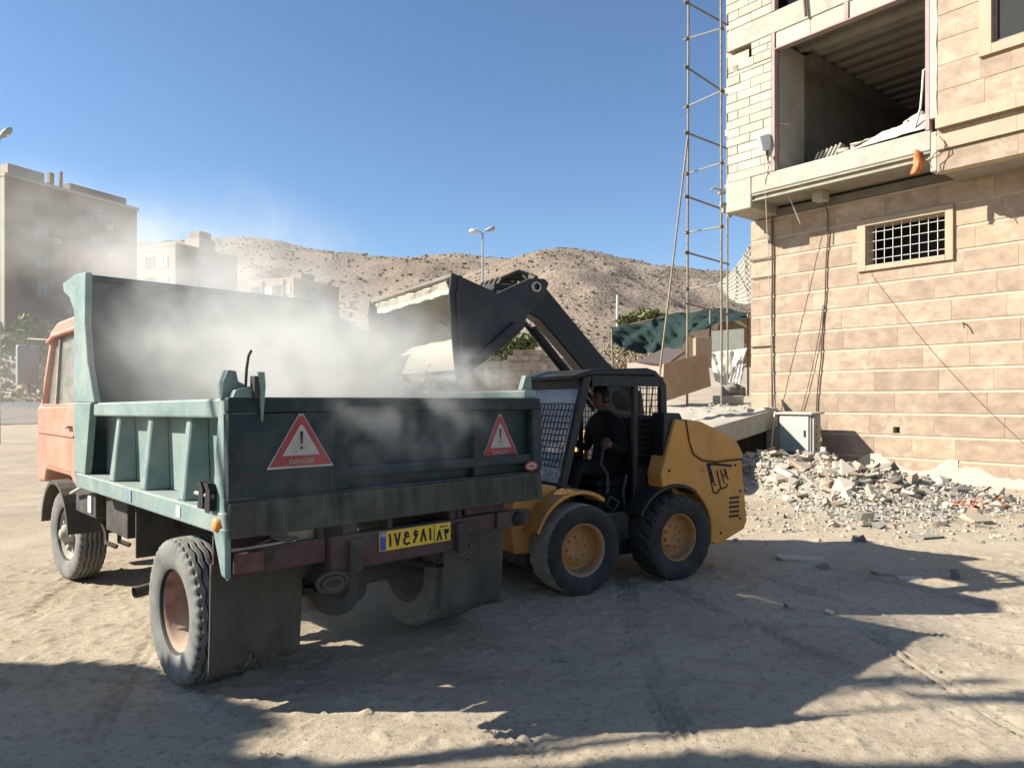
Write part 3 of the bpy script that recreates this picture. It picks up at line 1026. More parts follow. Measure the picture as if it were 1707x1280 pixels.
    # left return of the corner
mb = MB()
for k in range(len(zs) - 1):
    mb.box(-0.014, -0.001, 0.0, 3.0, zs[k] + 0.028, min(zs[k + 1] - 0.028, 5.98))
mb.build('corner_facing', 'stone', bldg)

# barred window
f = MB()
for x0, x1, z0, z1 in rects_minus(FRAME[0], FRAME[1], FRAME[2], FRAME[3], [WIN]):
    f.box(x0, x1, -0.075, -0.002, z0, z1)
win = f.build('window', 'stone_trim', bldg, 0.008)
f = MB()
for x0, x1, z0, z1 in ((WIN[0] - .06, WIN[0] - .002, WIN[2] - .06, WIN[3] + .06), (WIN[1] + .002, WIN[1] + .06, WIN[2] - .06, WIN[3] + .06), (WIN[0], WIN[1], WIN[2] - .06, WIN[2] - .002), (WIN[0], WIN[1], WIN[3] + .002, WIN[3] + .06)):
    f.box(x0, x1, 0.322, 0.36, z0, z1)
f.build('window_lining', 'jamb', win)
nb = 9
for i in range(1, nb):
    x = WIN[0] + (WIN[1] - WIN[0]) * i / nb
    MB().tube([(x, 0.05, WIN[2]), (x, 0.05, WIN[3])], 0.0065, 6).build('grille_bar', 'white', win)
for i in range(1, 5):
    z = WIN[2] + (WIN[3] - WIN[2]) * (i - 0.3) / 4.4
    MB().tube([(WIN[0], 0.065, z), (WIN[1], 0.065, z)], 0.0065, 6).build('grille_bar', 'white', win)

# white plaster stains at the wall foot
mb = MB()
def splash(x0, x1, zt, seed):
    n = int((x1 - x0) / 0.08)
    top = [(x0 + (x1 - x0) * i / n, 0.10 + zt * float(fbm(np.array(i * 0.10 + seed), np.array(seed * 1.7), 3, seed, .45)) ** 2.2 + .10 * float(fbm(np.array(i * 0.9 + seed), np.array(seed * 3.7), 3, seed))) for i in range(n + 1)]
    mb.prism([(x0, -0.3)] + top + [(x1, -0.3)], 'y', -0.017 - seed * 0.002, -0.006)
splash(0.8, 9.4, 0.34, 1)
splash(2.2, 4.6, 0.7, 2)
mb.build('plaster_splash', 'plaster', bldg)

# ---- overhanging floor
mb = MB()
mb.box(0.02, 0.70, OV, 0.60, 6.05, 6.75)
mb.box(0.703, 4.52, OV + 0.002, YB, 6.36, 6.75)
mb.box(0.05, 0.70, 0.603, YB, 6.05, 6.749)
mb.build('floor_slab', 'concrete', bldg, 0.02, 1)
mb = MB()
mb.box(0.705, 4.50, OV + 0.10, 0.30, 6.27, 6.355)
mb.build('soffit', 'concrete_dk', bldg)
mb = MB()
mb.box(0.71, 4.5, OV + 0.02, OV + 0.16, 6.315, 6.352)
mb.box(0.71, 4.5, OV + 0.035, OV + 0.145, 6.20, 6.225)
mb.box(0.71, 4.5, OV + 0.085, OV + 0.095, 6.226, 6.314)
mb.build('edge_beam', mat('ochre_steel', (0.26, 0.235, 0.175), 0.7, 0.2, 5, 0.2, 40), bldg)
mb = MB()
mb.box(0.3, XR, -0.05, 0.30, 6.03, 6.20)
mb.build('gap_shade_strip', 'dark_in', bldg)  # dark strip stands for the shaded gap above the wall
mb = MB()
mb.box(1.85, 2.1, -0.55, -0.25, 6.05, 6.268)
mb.build('bracket_block', 'concrete', bldg, 0.01, 1)
mb = MB()
g = random.Random(3)
for i in range(12):                                         # ragged broken end of the slab
    z = 6.1 + 0.06 * i
    mb.obox((-0.02 + g.uniform(-.05, .03), OV + g.uniform(0.0, .5), z), (g.uniform(.06, .16), g.uniform(.08, .25), g.uniform(.05, .12)), (g.uniform(-.4, .4), g.uniform(-.4, .4), g.uniform(-1, 1)))
mb.build('broken_slab_edge', 'concrete_dk', bldg, kind='stuff')
MB().tube([(-0.06, OV + .1, 6.62), (-0.22, OV - .12, 6.70), (-0.3, OV - .1, 6.66)], 0.025, 6).build('bent_pipe', 'rust_pole', bldg)

# ---- block piers
def blocks(x0, x1, z0, z1, y, h=0.205, w=0.60, ragged=True):
    mb = MB()
    mb.box(x0 + 0.03, x1, y + 0.02, y + 0.2, z0, z1)
    mb.build('mortar_bed', 'mortar_dk', bldg)
    k, z = 0, z0
    while z < z1 - 0.03:
        zt = min(z + h, z1)
        x = x0 - (w / 2 if k % 2 else 0) + rnd.uniform(-.04, .04)
        first = True
        while x < x1:
            a, b = max(x, x0), min(x + w, x1)
            if first and ragged:
                a += rnd.uniform(-0.05, 0.03)
            if b - a > 0.05:
                first = False
                mb = MB((a, y, z))
                j = rnd.uniform(-0.012, 0.008)
                mb.box(a + 0.004, b - 0.004, y + j, y + 0.2 + (0.012 if ragged else 0), z + 0.006, zt - 0.005)
                o = mb.build('aerated_block', 'block', bldg, 0.010, 1)
                o.location = (a, y, z)
                o.rotation_euler = (0, rnd.uniform(-.006, .006), 0)
            x += w
        z += h
        k += 1


blocks(0.07, 1.22, 6.752, 9.30, OV)
blocks(0.36, 1.22, 9.305, 9.51, OV, 0.205, 0.45, False)
blocks(0.70, 1.22, 9.51, 9.82, OV, 0.155, 0.42, False)
panel(0.08, 0.64, 9.44, 9.70, OV + .02, 0.02, 'block', 'aerated_block')
blocks(0.07, 1.22, 10.312, 12.6, OV)
blocks(1.305, 4.42, 9.47, 9.82, OV + .01, 0.345, 0.85, False)
mb = MB()
mb.box(0.10, 0.28, OV + .2, YB, 6.752, ZT)
mb.build('side_wall', 'mud_wall', bldg)
g = random.Random(13)
for i in range(34):                                         # toothed block ends sticking out of the side wall
    z = 6.78 + i * 0.17
    y0 = OV + 0.22 + g.uniform(0, .25)
    mb = MB((0.0, y0, z))
    mb.box(-0.03 - g.uniform(0, .17), 0.098, y0, y0 + g.uniform(.12, .3), z, z + g.uniform(.1, .165))
    o = mb.build('aerated_block', 'block' if g.random() < .8 else 'rock_c', bldg, 0.012, 1)
    o.location = (0.0, y0, z)
# ---- beams, slab above, interior
mb = MB()
mb.box(0.06, XR, OV + .004, OV + .35, 9.83, 10.308)
mb.build('ring_beam', 'concrete', bldg, 0.012, 1)
mb = MB()
mb.box(0.3, XR - .3, OV + .36, YB - .3, 9.86, 10.30)
mb.build('upper_slab', 'concrete_dk', bldg)
for i in range(15):
    y = OV + .5 + i * 0.5
    MB().box(1.3, XR - .4, y, y + .14, 9.72, 9.855).build('ceiling_joist', 'concrete_dk', bldg)
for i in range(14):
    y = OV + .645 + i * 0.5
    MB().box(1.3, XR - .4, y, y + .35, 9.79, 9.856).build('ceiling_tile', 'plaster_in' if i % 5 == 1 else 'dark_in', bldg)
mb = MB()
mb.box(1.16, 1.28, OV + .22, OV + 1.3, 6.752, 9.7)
mb.build('room_wall', 'plaster_in', bldg)  # front stretch paler, daylight near the opening put into its colour
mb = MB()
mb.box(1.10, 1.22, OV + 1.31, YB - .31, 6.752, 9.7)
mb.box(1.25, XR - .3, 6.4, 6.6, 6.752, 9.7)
mb.build('room_wall', 'dark_in', bldg)  # darker tone stands for the shade deeper in the room
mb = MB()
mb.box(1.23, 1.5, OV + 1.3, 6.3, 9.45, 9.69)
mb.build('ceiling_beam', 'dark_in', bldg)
for i in range(6):                                          # tiles leaning inside the room
    mb = MB()
    mb.obox((1.62 + i * .1, OV + 1.3, 7.02 + .015 * i), (0.04, 0.8, 0.55), (0.1, 0.5, .25))
    mb.build('leaning_slab', 'plaster_in', bldg)
# upper storey window
mb = MB()
mb.box(1.32, 4.4, OV + .5, OV + .55, 10.31, 13)
mb.build('upper_window', 'pane', bldg)
mb = MB()
mb.box(4.45, XR, OV + .2, OV + .4, 10.31, ZT)
mb.box(1.22, 4.45, OV + .2, OV + .4, 12.6, ZT)
mb.box(0.28, 1.22, OV + .2, OV + .4, 12.6, ZT)
mb.build('upper_wall', 'mud_wall', bldg)
MB().box(0.1, XR, OV + .05, YB, ZT, ZT + .3).build('roof', 'concrete_dk', bldg)
MB().box(XR - .28, XR, OV + .2, YB, 6.03, ZT).build('side_wall', 'mud_wall', bldg)
MB().box(.3, XR - .3, YB - .28, YB, 6.03, ZT).build('rear_wall', 'mud_wall', bldg)
# steel jambs
for x0, x1, z0, z1 in ((1.225, 1.30, 6.752, 9.82), (4.425, 4.50, 6.752, 9.82), (1.225, 1.30, 10.31, 12.6), (2.87, 2.95, 9.47, 9.822)):
    MB().box(x0, x1, OV - .015, OV + .14, z0, z1).build('steel_jamb', 'jamb', bldg, 0.004, 1)
MB().box(1.302, 4.423, OV - .008, OV + .12, 9.445, 9.468).build('steel_lintel', 'jamb', bldg)
mb = MB()
n = 40
jag = [(4.60 + .05 * float(fbm(np.array(i * .5), np.array(1.), 3, 4)), 6.95 + i * (12.5 - 6.95) / n) for i in range(n + 1)]
mb.prism([(4.502, 6.95)] + jag + [(4.502, 12.5)], 'y', OV - .006, OV + .15)
mb.build('plaster_strip', 'plaster', bldg)
# rubble lying on the slab edge
mb = MB()
P = []
for i in range(46):
    x = 1.5 + i * 0.064
    k = min(1, i / 38)
    row = []
    for j in range(9):
        y = OV + .06 + j * .14
        a = math.sin(min(1, j / 4 + .1) * math.pi / 2) * (1 if j < 6 else (8.5 - j) / 3)
        z = 6.752 + max(0, (0.05 + .42 * k ** 1.6) * a * (0.5 + float(fbm(np.array(x * 3), np.array(y * 3), 4, 8))) - .02)
        row.append((x, y, z))
    P.append(row)
mb.grid(P, False)
mb.build('debris_heap', 'rock_b', bldg)
g = random.Random(5)
for i in range(16):
    x = g.uniform(2.6, 4.35)
    mb = MB()
    mb.blob((x, OV + g.uniform(.15, .6), 6.84 + .34 * ((x - 1.5) / 2.9) ** 1.6), (g.uniform(.05, .13), g.uniform(.04, .1), g.uniform(.03, .07)), i, .3, 1, True)
    mb.build('debris_lump', g.choice(['rock_b', 'rock_c', 'block']), bldg)

# ---- upper right cladding
WIN2, FR2 = (5.54, 7.4, 7.97, 9.75), (5.34, 7.6, 7.79, 9.9)
mb = MB()
for r in rects_minus(4.62, XR, 5.92, 10.3, [WIN2]):
    mb.box(r[0], r[1], OV + .032, OV + .22, r[2], r[3])
mb.build('upper_backing', 'mortar', bldg)
MB().box(WIN2[0] - .1, WIN2[1] + .1, OV + .6, OV + .64, WIN2[2] - .1, WIN2[3] + .1).build('room_shade_sheet', 'dark_in', bldg)  # dark sheet stands for the unlit room behind this window
zz = [6.95 + .47 * k for k in range(8)]
for k in range(7):
    x = 4.64
    x -= rnd.uniform(0, .5)
    while x < XR:
        w = rnd.uniform(.7, 1.3)
        a, b = max(x, 4.64), min(x + w - .004, XR)
        if b - a > .03:
            for r in rects_minus(a, b, zz[k] + .005, min(zz[k + 1] - .005, 10.25), [FR2]):
                panel(*r, OV + .03, .035)
        x += w
x = 4.64
while x < XR:
    w = rnd.uniform(.9, 1.4)
    for z0, z1, pr in ((6.70, 6.94, .15), (6.585, 6.695, .02), (6.31, 6.58, .10), (5.92, 6.305, .04)):
        panel(x, min(x + w - .004, XR), z0, z1, OV + .03, pr, 'stone_trim' if pr > .05 else 'stone', 'stone_moulding' if pr > .05 else 'stone_slab', bev=.006)
    x += w
f = MB()
for r in rects_minus(*FR2, [WIN2]):
    f.box(r[0], r[1], OV - .07, OV + .029, r[2], r[3])
w2 = f.build('window', 'stone_trim', bldg, .008)
f = MB()
for x0, x1, z0, z1 in ((WIN2[0], WIN2[0] + .06, WIN2[2], WIN2[3]), (WIN2[1] - .06, WIN2[1], WIN2[2], WIN2[3]), (6.44, 6.5, WIN2[2], WIN2[3]), (WIN2[0] + .06, WIN2[1] - .06, WIN2[2], WIN2[2] + .06)):
    f.box(x0, x1, OV + .035, OV + .10, z0, z1)
f.build('window_frame', 'rust_pole', w2)
MB().box(WIN2[0], WIN2[1], OV + .06, OV + .07, WIN2[2], WIN2[3]).build('pane', 'black', w2)
MB().box(4.62, XR, OV + .225, -.06, 5.95, 6.02).build('soffit', 'concrete_dk', bldg)
MB().box(4.5, 4.62, OV + .02, OV + .3, 5.95, 6.70).build('broken_cladding_edge', 'plaster', bldg, 0.02, 1)

# ---- things fixed to or hanging from the building
def cable(name, label, pts, r, m='rebar', cat='cable'):
    mb = MB(pts[0])
    mb.tube(pts, r, 6)
    o = mb.build(name, m)
    o.location = pts[0]
    return tag(o, label, cat)


def sag(a, b, n=12, s=0.1):
    a, b = Vector(a), Vector(b)
    return [a.lerp(b, i / n) - Vector((0, 0, s * math.sin(math.pi * i / n))) for i in range(n + 1)]


t = thing('conduit_pipe', 'thin dark conduit pipe running up the stone wall near its left corner', 'pipe', BW(.59, -.05, 1.3))
base = BW(.59, -.05, 1.3)
MB(base).tube([BW(.60, -.06, 1.25), BW(.585, -.06, 3.0), BW(.60, -.06, 4.9), BW(.59, -.06, 6.02)], .022, 8).build('pipe', 'rebar', t)
for z in (2.95, 4.62, 5.05):
    MB(base).tube([BW(0.02, -.045, z), BW(.63, -.045, z)], .016, 6).build('bracket', 'rebar', t)
cable('cable', 'thick dark cable hanging down the stone wall left of the barred window', [BW(1.98, -.5, 6.25), BW(1.98, -.09, 5.9)] + [BW(1.96 - .28 * (i / 10) ** 1.5 + .015 * math.sin(i * 2), -.05, 5.7 - i * .44) for i in range(1, 11)], .016)
cable('cable', 'thin cable leaving the thick one and drooping to the meter cabinet', [BW(1.86 - .03 * i - .35 * (i / 8) ** 1.6, -.06, 3.8 - i * .33) for i in range(9)], .009)
cable('wire', 'thin wire slanting down across the stone wall under the barred window', sag(BW(2.62, -.04, 5.3), BW(2.95, -.04, 4.3), 4, 0)[:-1] + sag(BW(2.95, -.04, 4.3), BW(5.7, -.04, .85), 14, .18), .0035)
cable('wire', 'pale wire dropping from the floodlight past the slab edge', sag(BW(1.10, OV - .12, 7.1), BW(.70, -.12, 1.4), 10, -.02), .008, 'galv')
cable('rod', 'pale rod leaning from the floodlight down to the wall', [BW(1.25, OV - .06, 7.1), BW(1.62, OV + .5, 5.6)], .012, 'galv', 'rod')
cable('rod', 'bent grey rod standing at the right end of the open storey', [BW(4.2, OV + .1, 6.9), BW(4.3, OV + .1, 7.25), BW(4.33, OV + .1, 7.6), BW(4.35, OV + .1, 7.95), BW(4.43, OV + .1, 7.97)], .022, 'galv', 'rod')
cable('rod', 'dark bar hanging over the ring beam above the opening', [BW(1.95, OV - .05, 11.2), BW(2.06, OV - .06, 9.86)], .03, 'rebar', 'rod')
cable('hook', 'small rusty hook sticking out of the stone wall', [BW(4.75, -.0, 3.12), BW(4.72, -.12, 3.16), BW(4.76, -.16, 3.05)], .014, 'rebar', 'hook')
for i, lb in enumerate(('short wire end curling from the broken cladding corner', 'looped wire hanging lowest from the broken cladding corner')):
    q = BW(4.62, OV - .05, 6.55 - i * .1)
    pts = [q + BT * (.16 * math.sin(a * 1.1 + i) + .03 * a) + Vector((0, 0, -.12 * a + .06 * math.cos(a * 2))) - BN * .04 * a for a in [k * .45 for k in range(10)]]
    cable('wire', lb, pts, .009, 'rebar', 'wire')

t = thing('floodlight', 'white floodlight on a bent bracket at the left jamb of the opening', 'floodlight', BW(1.12, OV - .1, 7.4))
b0 = BW(1.12, OV - .1, 7.4)
from mathutils import Euler
mb = MB()
mb.obox((0, 0, 0), (.27, .07, .34), (.15, -.35, .2))
hs = mb.build('housing', 'white', t, .012)
mb = MB()
mb.obox((0, -.04, 0), (.22, .012, .28), (.15, -.35, .2))
mb.build('lens', 'mark_white', hs)
MB().tube([(.1, .05, .1), (.22, .05, .46), (.55, -.02, .40)], .014, 6).build('bracket', 'galv', t)
MB().tube([(0.04, .05, -.15), (.12, .06, -.55), (.1, .05, -.7)], .02, 6).build('lead', 'rebar', t)

t = thing('plastic_bag', 'orange plastic bag caught on the slab edge', 'bag', BW(4.29, OV - .06, 6.35))
mb = MB()
g = random.Random(2)
rows = []
for i in range(13):
    k = i / 12
    rr = .035 + .035 * math.sin(k * 2.6)
    rows.append([(rr * math.cos(a) * (1 + .5 * math.sin(4 * a + i * .35)) - .05 * k + (.06 * math.sin(k * 3)), rr * .7 * math.sin(a), -.46 * k + .06) for a in [2 * math.pi * q / 12 for q in range(13)]])
mb.grid(rows)
mb.build('film', 'orange', t, solid=.004)


# ================================================================== ANNEX, SCAFFOLD, SHELTER, WALLS
def rel(mb_off, p):
    return p


def quad_solid(name, pts, thick, m, label, cat, bev=0.0, group=None):
    """board or sheet: four world corners, thickness along its own normal"""
    p = [Vector(q) for q in pts]
    n = (p[1] - p[0]).cross(p[3] - p[0]).normalized() * thick
    mb = MB(p[0])
    mb.hull8(p + [q + n for q in p])
    o = mb.build(name, m, bev=bev)
    o.location = p[0]
    return tag(o, label, cat, group)


# fallen canopy slab over the basement mouth
A0, A1 = at(1085, 742, 12.4), at(1297, 681, 16.9)
B1, B0 = at(1262, 671.5, 19.9), at(1105, 671, 19.6)
t = thing('annex', 'low concrete annex with a tilted roof slab beside the stone wall', 'annex', Vector((A1.x, A1.y, 0)))
org = Vector((A1.x, A1.y, 0))
mb = MB(org)
th = Vector((0, 0, -.42))
n = 14
P = []
for i in range(n + 1):
    row = []
    for j in range(9):
        q = A0.lerp(A1, i / n).lerp(B0.lerp(B1, i / n), j / 8)
        e = 0 if j in (0, 8) or i in (0, n) else 1
        q = q + Vector((0, 0, (float(fbm(np.array(q.x * 2.), np.array(q.y * 2.), 4, 6)) - .4) * .22 * e))
        row.append(q)
    P.append(row)
mb.grid(P)
ring = [A0, A1, B1, B0]
for a, b in ((A0, A1), (A1, B1), (B1, B0), (B0, A0)):
    mb.add([a, b, b + th, a + th], [(0, 1, 2, 3)])
mb.add([q + th for q in ring], [(0, 1, 2, 3)])
mb.build('roof_slab', 'concrete', t)
mb = MB(org)
inn = (B1 - A1).normalized() * .25
mb.beam(A1 + Vector((-.12, .12, -.43)), Vector((A1.x - .12, A1.y + .12, -.2)), .24, .3)
mb.build('post', 'concrete_dk', t, .01, 1)
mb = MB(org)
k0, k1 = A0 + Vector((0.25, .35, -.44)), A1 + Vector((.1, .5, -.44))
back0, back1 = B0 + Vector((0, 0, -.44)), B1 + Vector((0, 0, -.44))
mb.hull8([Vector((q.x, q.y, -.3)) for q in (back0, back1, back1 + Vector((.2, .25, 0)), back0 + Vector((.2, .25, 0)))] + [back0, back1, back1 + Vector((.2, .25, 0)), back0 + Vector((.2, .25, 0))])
mb.build('back_wall', 'dark_in', t)  # dark tone stands for the shaded void under the slab
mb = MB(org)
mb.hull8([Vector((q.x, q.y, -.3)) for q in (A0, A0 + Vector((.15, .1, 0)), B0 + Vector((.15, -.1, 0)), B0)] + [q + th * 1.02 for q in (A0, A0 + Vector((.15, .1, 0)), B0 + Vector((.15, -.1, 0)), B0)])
mb.build('side_wall', 'dark_in', t)  # same dark tone for the shade under the slab
g = random.Random(8)
lump_names = ['rock_b', 'rock_a', 'rock_b']
for i in range(26):                                         # crumbs on the slab
    q = A0.lerp(A1, g.uniform(.25, .98)).lerp(B0.lerp(B1, g.uniform(.2, .95)), g.uniform(.1, .9))
    mb = MB(org)
    mb.blob((q.x, q.y, q.z + .03), (g.uniform(.03, .10), g.uniform(.03, .08), g.uniform(.02, .05)), i, .3, 1, True)
    mb.build('debris_lump', g.choice(lump_names), t)
mb = MB(org)
q0, q1 = at(1193, 668, 19.2), at(1240, 668, 19.2)
mb.hull8([q0 + Vector((0, 0, -.1)), q1 + Vector((0, 0, -.1)), q1 + Vector((0, .3, -.1)), q0 + Vector((0, .3, -.1)), q0 + Vector((0, 0, .14)), q1 + Vector((0, 0, .14)), q1 + Vector((0, .3, .14)), q0 + Vector((0, .3, .14))])
mb.build('parapet_block', 'concrete', t, .015, 1)

# scaffold tower
Ys = 16.6
S1, S2, S3 = at(1145.5, 674, 18.9), at(1203, 677, 18.55), at(1213, 672, 19.6)
t = thing('scaffold_tower', 'tall thin scaffold pipe tower standing on the annex beside the block wall', 'scaffold', S1)
top = 14.0
for q, r in ((S1, .030), (S2, .030), (S3, .026)):
    MB(S1).tube([q - Vector((0, 0, .1)), Vector((q.x + (.04 if q is S1 else -.02), q.y, top))], r, 8).build('upright', 'rust_pole', t)


def on(q, v, Y):
    return Vector((q.x, q.y, EYE + (HV - v) / FPX * Y))


for v1, v2 in ((65, 48), (178, 152), (290, 272), (388, 378), (482, 473)):
    a, b = on(S1, v1, S1.y), on(S2, v2, S2.y)
    d = (b - a).normalized() * .1
    MB(S1).tube([a - d, b + d], .021, 6).build('rung', 'galv', t)
for v1, v2 in ((5, 42), (113, 158), (222, 248), (328, 352), (421, 440), (506, 524)):
    a, b = on(S1, v1, S1.y), on(S3, v2, S3.y)
    d = (b - a).normalized() * .1
    MB(S1).tube([a - d, b + d * .6], .024, 6).build('rung', 'rust_pole', t)
for v in (5, 65, 113, 178, 222, 290, 328, 388, 421, 482):
    q = on(S1, v, S1.y)
    MB(S1).obox(q, (.09, .09, .08), (0, 0, .4)).build('coupler', 'rebar', t, .012, 1)
for v in (48, 152, 272, 378):
    q = on(S2, v, S2.y)
    MB(S1).obox(q, (.09, .09, .08), (0, 0, .4)).build('coupler', 'rebar', t, .012, 1)
q = at(1100, 618, 18.6)
mb = MB(q)
mb.tube([at(1146, 232, 18.8), at(1124, 420, 18.7), q, at(1094, 690, 18.5)], .026, 6)
o = mb.build('pipe', 'rust_pole')
o.location = q
tag(o, 'single slanting pipe leaning against the scaffold tower', 'pipe')

# corrugated sheet at the building's side
c00, c10, c11, c01 = at(1252, 408, 18.5), at(1256, 505, 18.6), at(1188, 495, 20.9), at(1192, 478, 20.9)
n, w = 88, 8
P = []
nrm = Vector((-.75, -.5, .4)).normalized()
c11 = at(1222, 503, 19.6)
for i in range(9):
    k = i / 8
    a, b = c01.lerp(c00, k), c11.lerp(c10, k)
    P.append([a.lerp(b, j / n) + nrm * (.03 * math.cos(j / n * 9 * 2 * math.pi) - .12 * math.sin(k * math.pi)) for j in range(n + 1)])
mb = MB(c01)
mb.grid(P)
o = mb.build('corrugated_sheet', 'galv', solid=.006)
o.location = c01
tag(o, 'corrugated metal sheet jutting out at the left corner of the stone wall', 'roof sheet')

# green shade net on a pole frame
t = thing('shade_net', 'torn green shade net sagging over the yard behind the scaffold', 'shade net', at(1130, 600, 21))
b0 = at(1130, 600, 21)
topl = [(1016, 545), (1040, 540), (1075, 538), (1100, 528), (1130, 522), (1165, 519), (1195, 512), (1220, 515), (1250, 522)]
botl = [(1020, 566), (1040, 582), (1075, 590), (1100, 588), (1135, 580), (1150, 556), (1180, 546), (1215, 535), (1250, 530)]
P = []
n = 44
tu, tv = [p[0] for p in topl], [p[1] for p in topl]
bu, bv = [p[0] for p in botl], [p[1] for p in botl]
for i in range(n + 1):
    k = i / n
    u0, v0 = np.interp(k * 8, range(9), tu), np.interp(k * 8, range(9), tv)
    u1, v1 = np.interp(k * 8, range(9), bu), np.interp(k * 8, range(9), bv)
    row = []
    for j in range(15):
        f = j / 14
        y = 23.2 - 2.4 * f + .16 * math.sin(i * .75 + j * .5) * f + .08 * math.sin(i * 1.9 - j) + .6 * (float(fbm(np.array(i * .3), np.array(j * .4), 3, 3)) - .5)
        q = at(u0 + (u1 - u0) * f + 2 * math.sin(i * .6 + j * .6), v0 + (v1 - v0) * f + 1.6 * math.sin(i * .8 + j * .5), y)
        row.append(q)
    P.append(row)
mb = MB(b0)
mb.grid(P)
mb.build('net', 'net', t)
for (u, v), (uu, vv) in (((1020, 548), (1022, 640)), ((1184, 516), (1184, 600)), ((1247, 522), (1247, 660))):
    MB(b0).tube([at(u, v, 21.4), at(uu, vv, 21.4)], .03, 6).build('post', 'rust_pole', t)
MB(b0).tube([at(1018, 548, 23.2), at(1100, 530, 23.2), at(1195, 514, 23.2), at(1251, 524, 23.2)], .025, 6).build('ridge_pole', 'rust_pole', t)

quad_solid('board', [at(1102, 671, 15.4), at(1183, 644, 17.0), at(1176, 588, 17.3), at(1104, 607, 15.7)], .04, 'brown_board', 'big brown board standing on edge behind the scaffold feet', 'board', .004)
quad_solid('sheet_panel', [at(1046, 640, 18.5), at(1100, 632, 18.2), at(1100, 604, 19.2), at(1046, 608, 19.5)], .05, 'pink_board', 'faded pink sheet just behind the loader cab roof', 'sheet')
quad_solid('sheet_panel', [at(1060, 606, 19.4), at(1112, 610, 18.6), at(1142, 588, 20.0), at(1110, 582, 20.6)], .05, 'maroon', 'rusty red sheet lying behind the brown board', 'sheet')
quad_solid('wall_panel', [at(1186, 592, 20.6), at(1240, 592, 20.4), at(1240, 548, 20.4), at(1186, 552, 20.6)], .05, 'cabinet', 'pale grey panel at the back of the shelter under the net', 'panel')
quad_solid('wall_panel', [at(1100, 612, 23.6), at(1260, 612, 23.2), at(1260, 530, 23.2), at(1100, 540, 23.6)], .1, 'mud_wall', 'dusty brown back wall of the shelter under the net', 'wall')
mb = MB(at(1172, 582, 19.8))
b0 = at(1172, 582, 19.8)
mb.box(b0.x - .2, b0.x + .24, b0.y, b0.y + .3, b0.z - .5, b0.z + .32)
o = mb.build('crate', 'wood', bev=.01)
o.location = b0
tag(o, 'small brown crate under the shade net above the brown board', 'crate')


def drape(name, label, cat, corners, m, amp, seed, nu=18, nv=14):
    c = [Vector(q) for q in corners]
    nrm = (c[1] - c[0]).cross(c[3] - c[0]).normalized()
    P = []
    for i in range(nu + 1):
        row = []
        for j in range(nv + 1):
            q = c[0].lerp(c[1], i / nu).lerp(c[3].lerp(c[2], i / nu), j / nv)
            w = float(fbm(np.array(i * .35 + seed), np.array(j * .22), 3, seed)) - .5
            row.append(q + nrm * amp * (w * 2 + .35 * math.sin(i * 1.4 + seed + .3 * j)))
        P.append(row)
    mb = MB(c[0])
    mb.grid(P)
    o = mb.build(name, m, solid=.006)
    o.location = c[0]
    return tag(o, label, cat)


drape('cloth', 'large white cloth hung beside the brown board', 'cloth', [at(1192, 634, 20.2), at(1226, 652, 20.0), at(1246, 580, 20.2), at(1182, 588, 20.4)], 'cloth', .05, 3)
drape('cloth', 'smaller crumpled white cloth hanging at the wall corner', 'cloth', [at(1204, 664, 19.7), at(1234, 640, 19.7), at(1243, 606, 19.8), at(1222, 612, 19.9)], 'cloth', .07, 9)
mb = MB(at(1222, 652, 19.4))
b0 = at(1222, 652, 19.4)
for i in range(3):
    mb.blob((b0.x + (i - 1) * .14, b0.y, b0.z + .05 * (i == 1)), (.2, .16, .2), i, .25)
o = mb.build('sack_heap', 'dark_in')
o.location = b0
tag(o, 'dark sack heap on the annex roof below the white cloth', 'sacks')

# ruined block walls behind the loader
def block_wall(label, uL, uR, Y, tops, bh=.2, bw=.4, group=None, seed=0):
    g = random.Random(seed)
    a, b = at(uL, 667, Y), at(uR, 667, Y)
    z0 = gz(a.x, Y) - .1
    t = thing('block_wall', label, 'wall', (a.x, Y, 0), group=group)
    W_ = b.x - a.x
    mb = MB((a.x, Y, 0))
    k, z = 0, z0
    cells = []
    while True:
        x = -(bw / 2 if k % 2 else 0)
        anyb = False
        while x < W_:
            xa, xb = max(0, x), min(W_, x + bw)
            if xb - xa > .06:
                tv = np.interp((xa + xb) / 2 / W_, np.linspace(0, 1, len(tops)), tops)
                zt = EYE + (HV - tv) / FPX * Y
                if z + bh * .6 < zt:
                    anyb = True
                    cells.append((xa, xb, z))
            x += bw
        if not anyb:
            break
        z += bh
        k += 1
    for xa, xb, z in cells:
        if z < .9:
            mb.box(a.x + xa, a.x + xb, Y, Y + .2, z, z + bh)
        else:
            m2 = MB((a.x, Y, 0))
            j = g.uniform(-.012, .012)
            m2.box(a.x + xa + .006, a.x + xb - .006, Y + j, Y + .2, z + .006, z + bh - .006)
            m2.build('block', 'mud_wall', t)
    mb.build('wall_base', 'mud_wall', t)
    mb = MB((a.x, Y, 0))
    for xa, xb, z in cells:
        if z >= .9:
            mb.box(a.x + xa, a.x + xb, Y + .03, Y + .19, z, z + bh)
    mb.build('mortar_bed', 'mortar_dk', t)
    return t


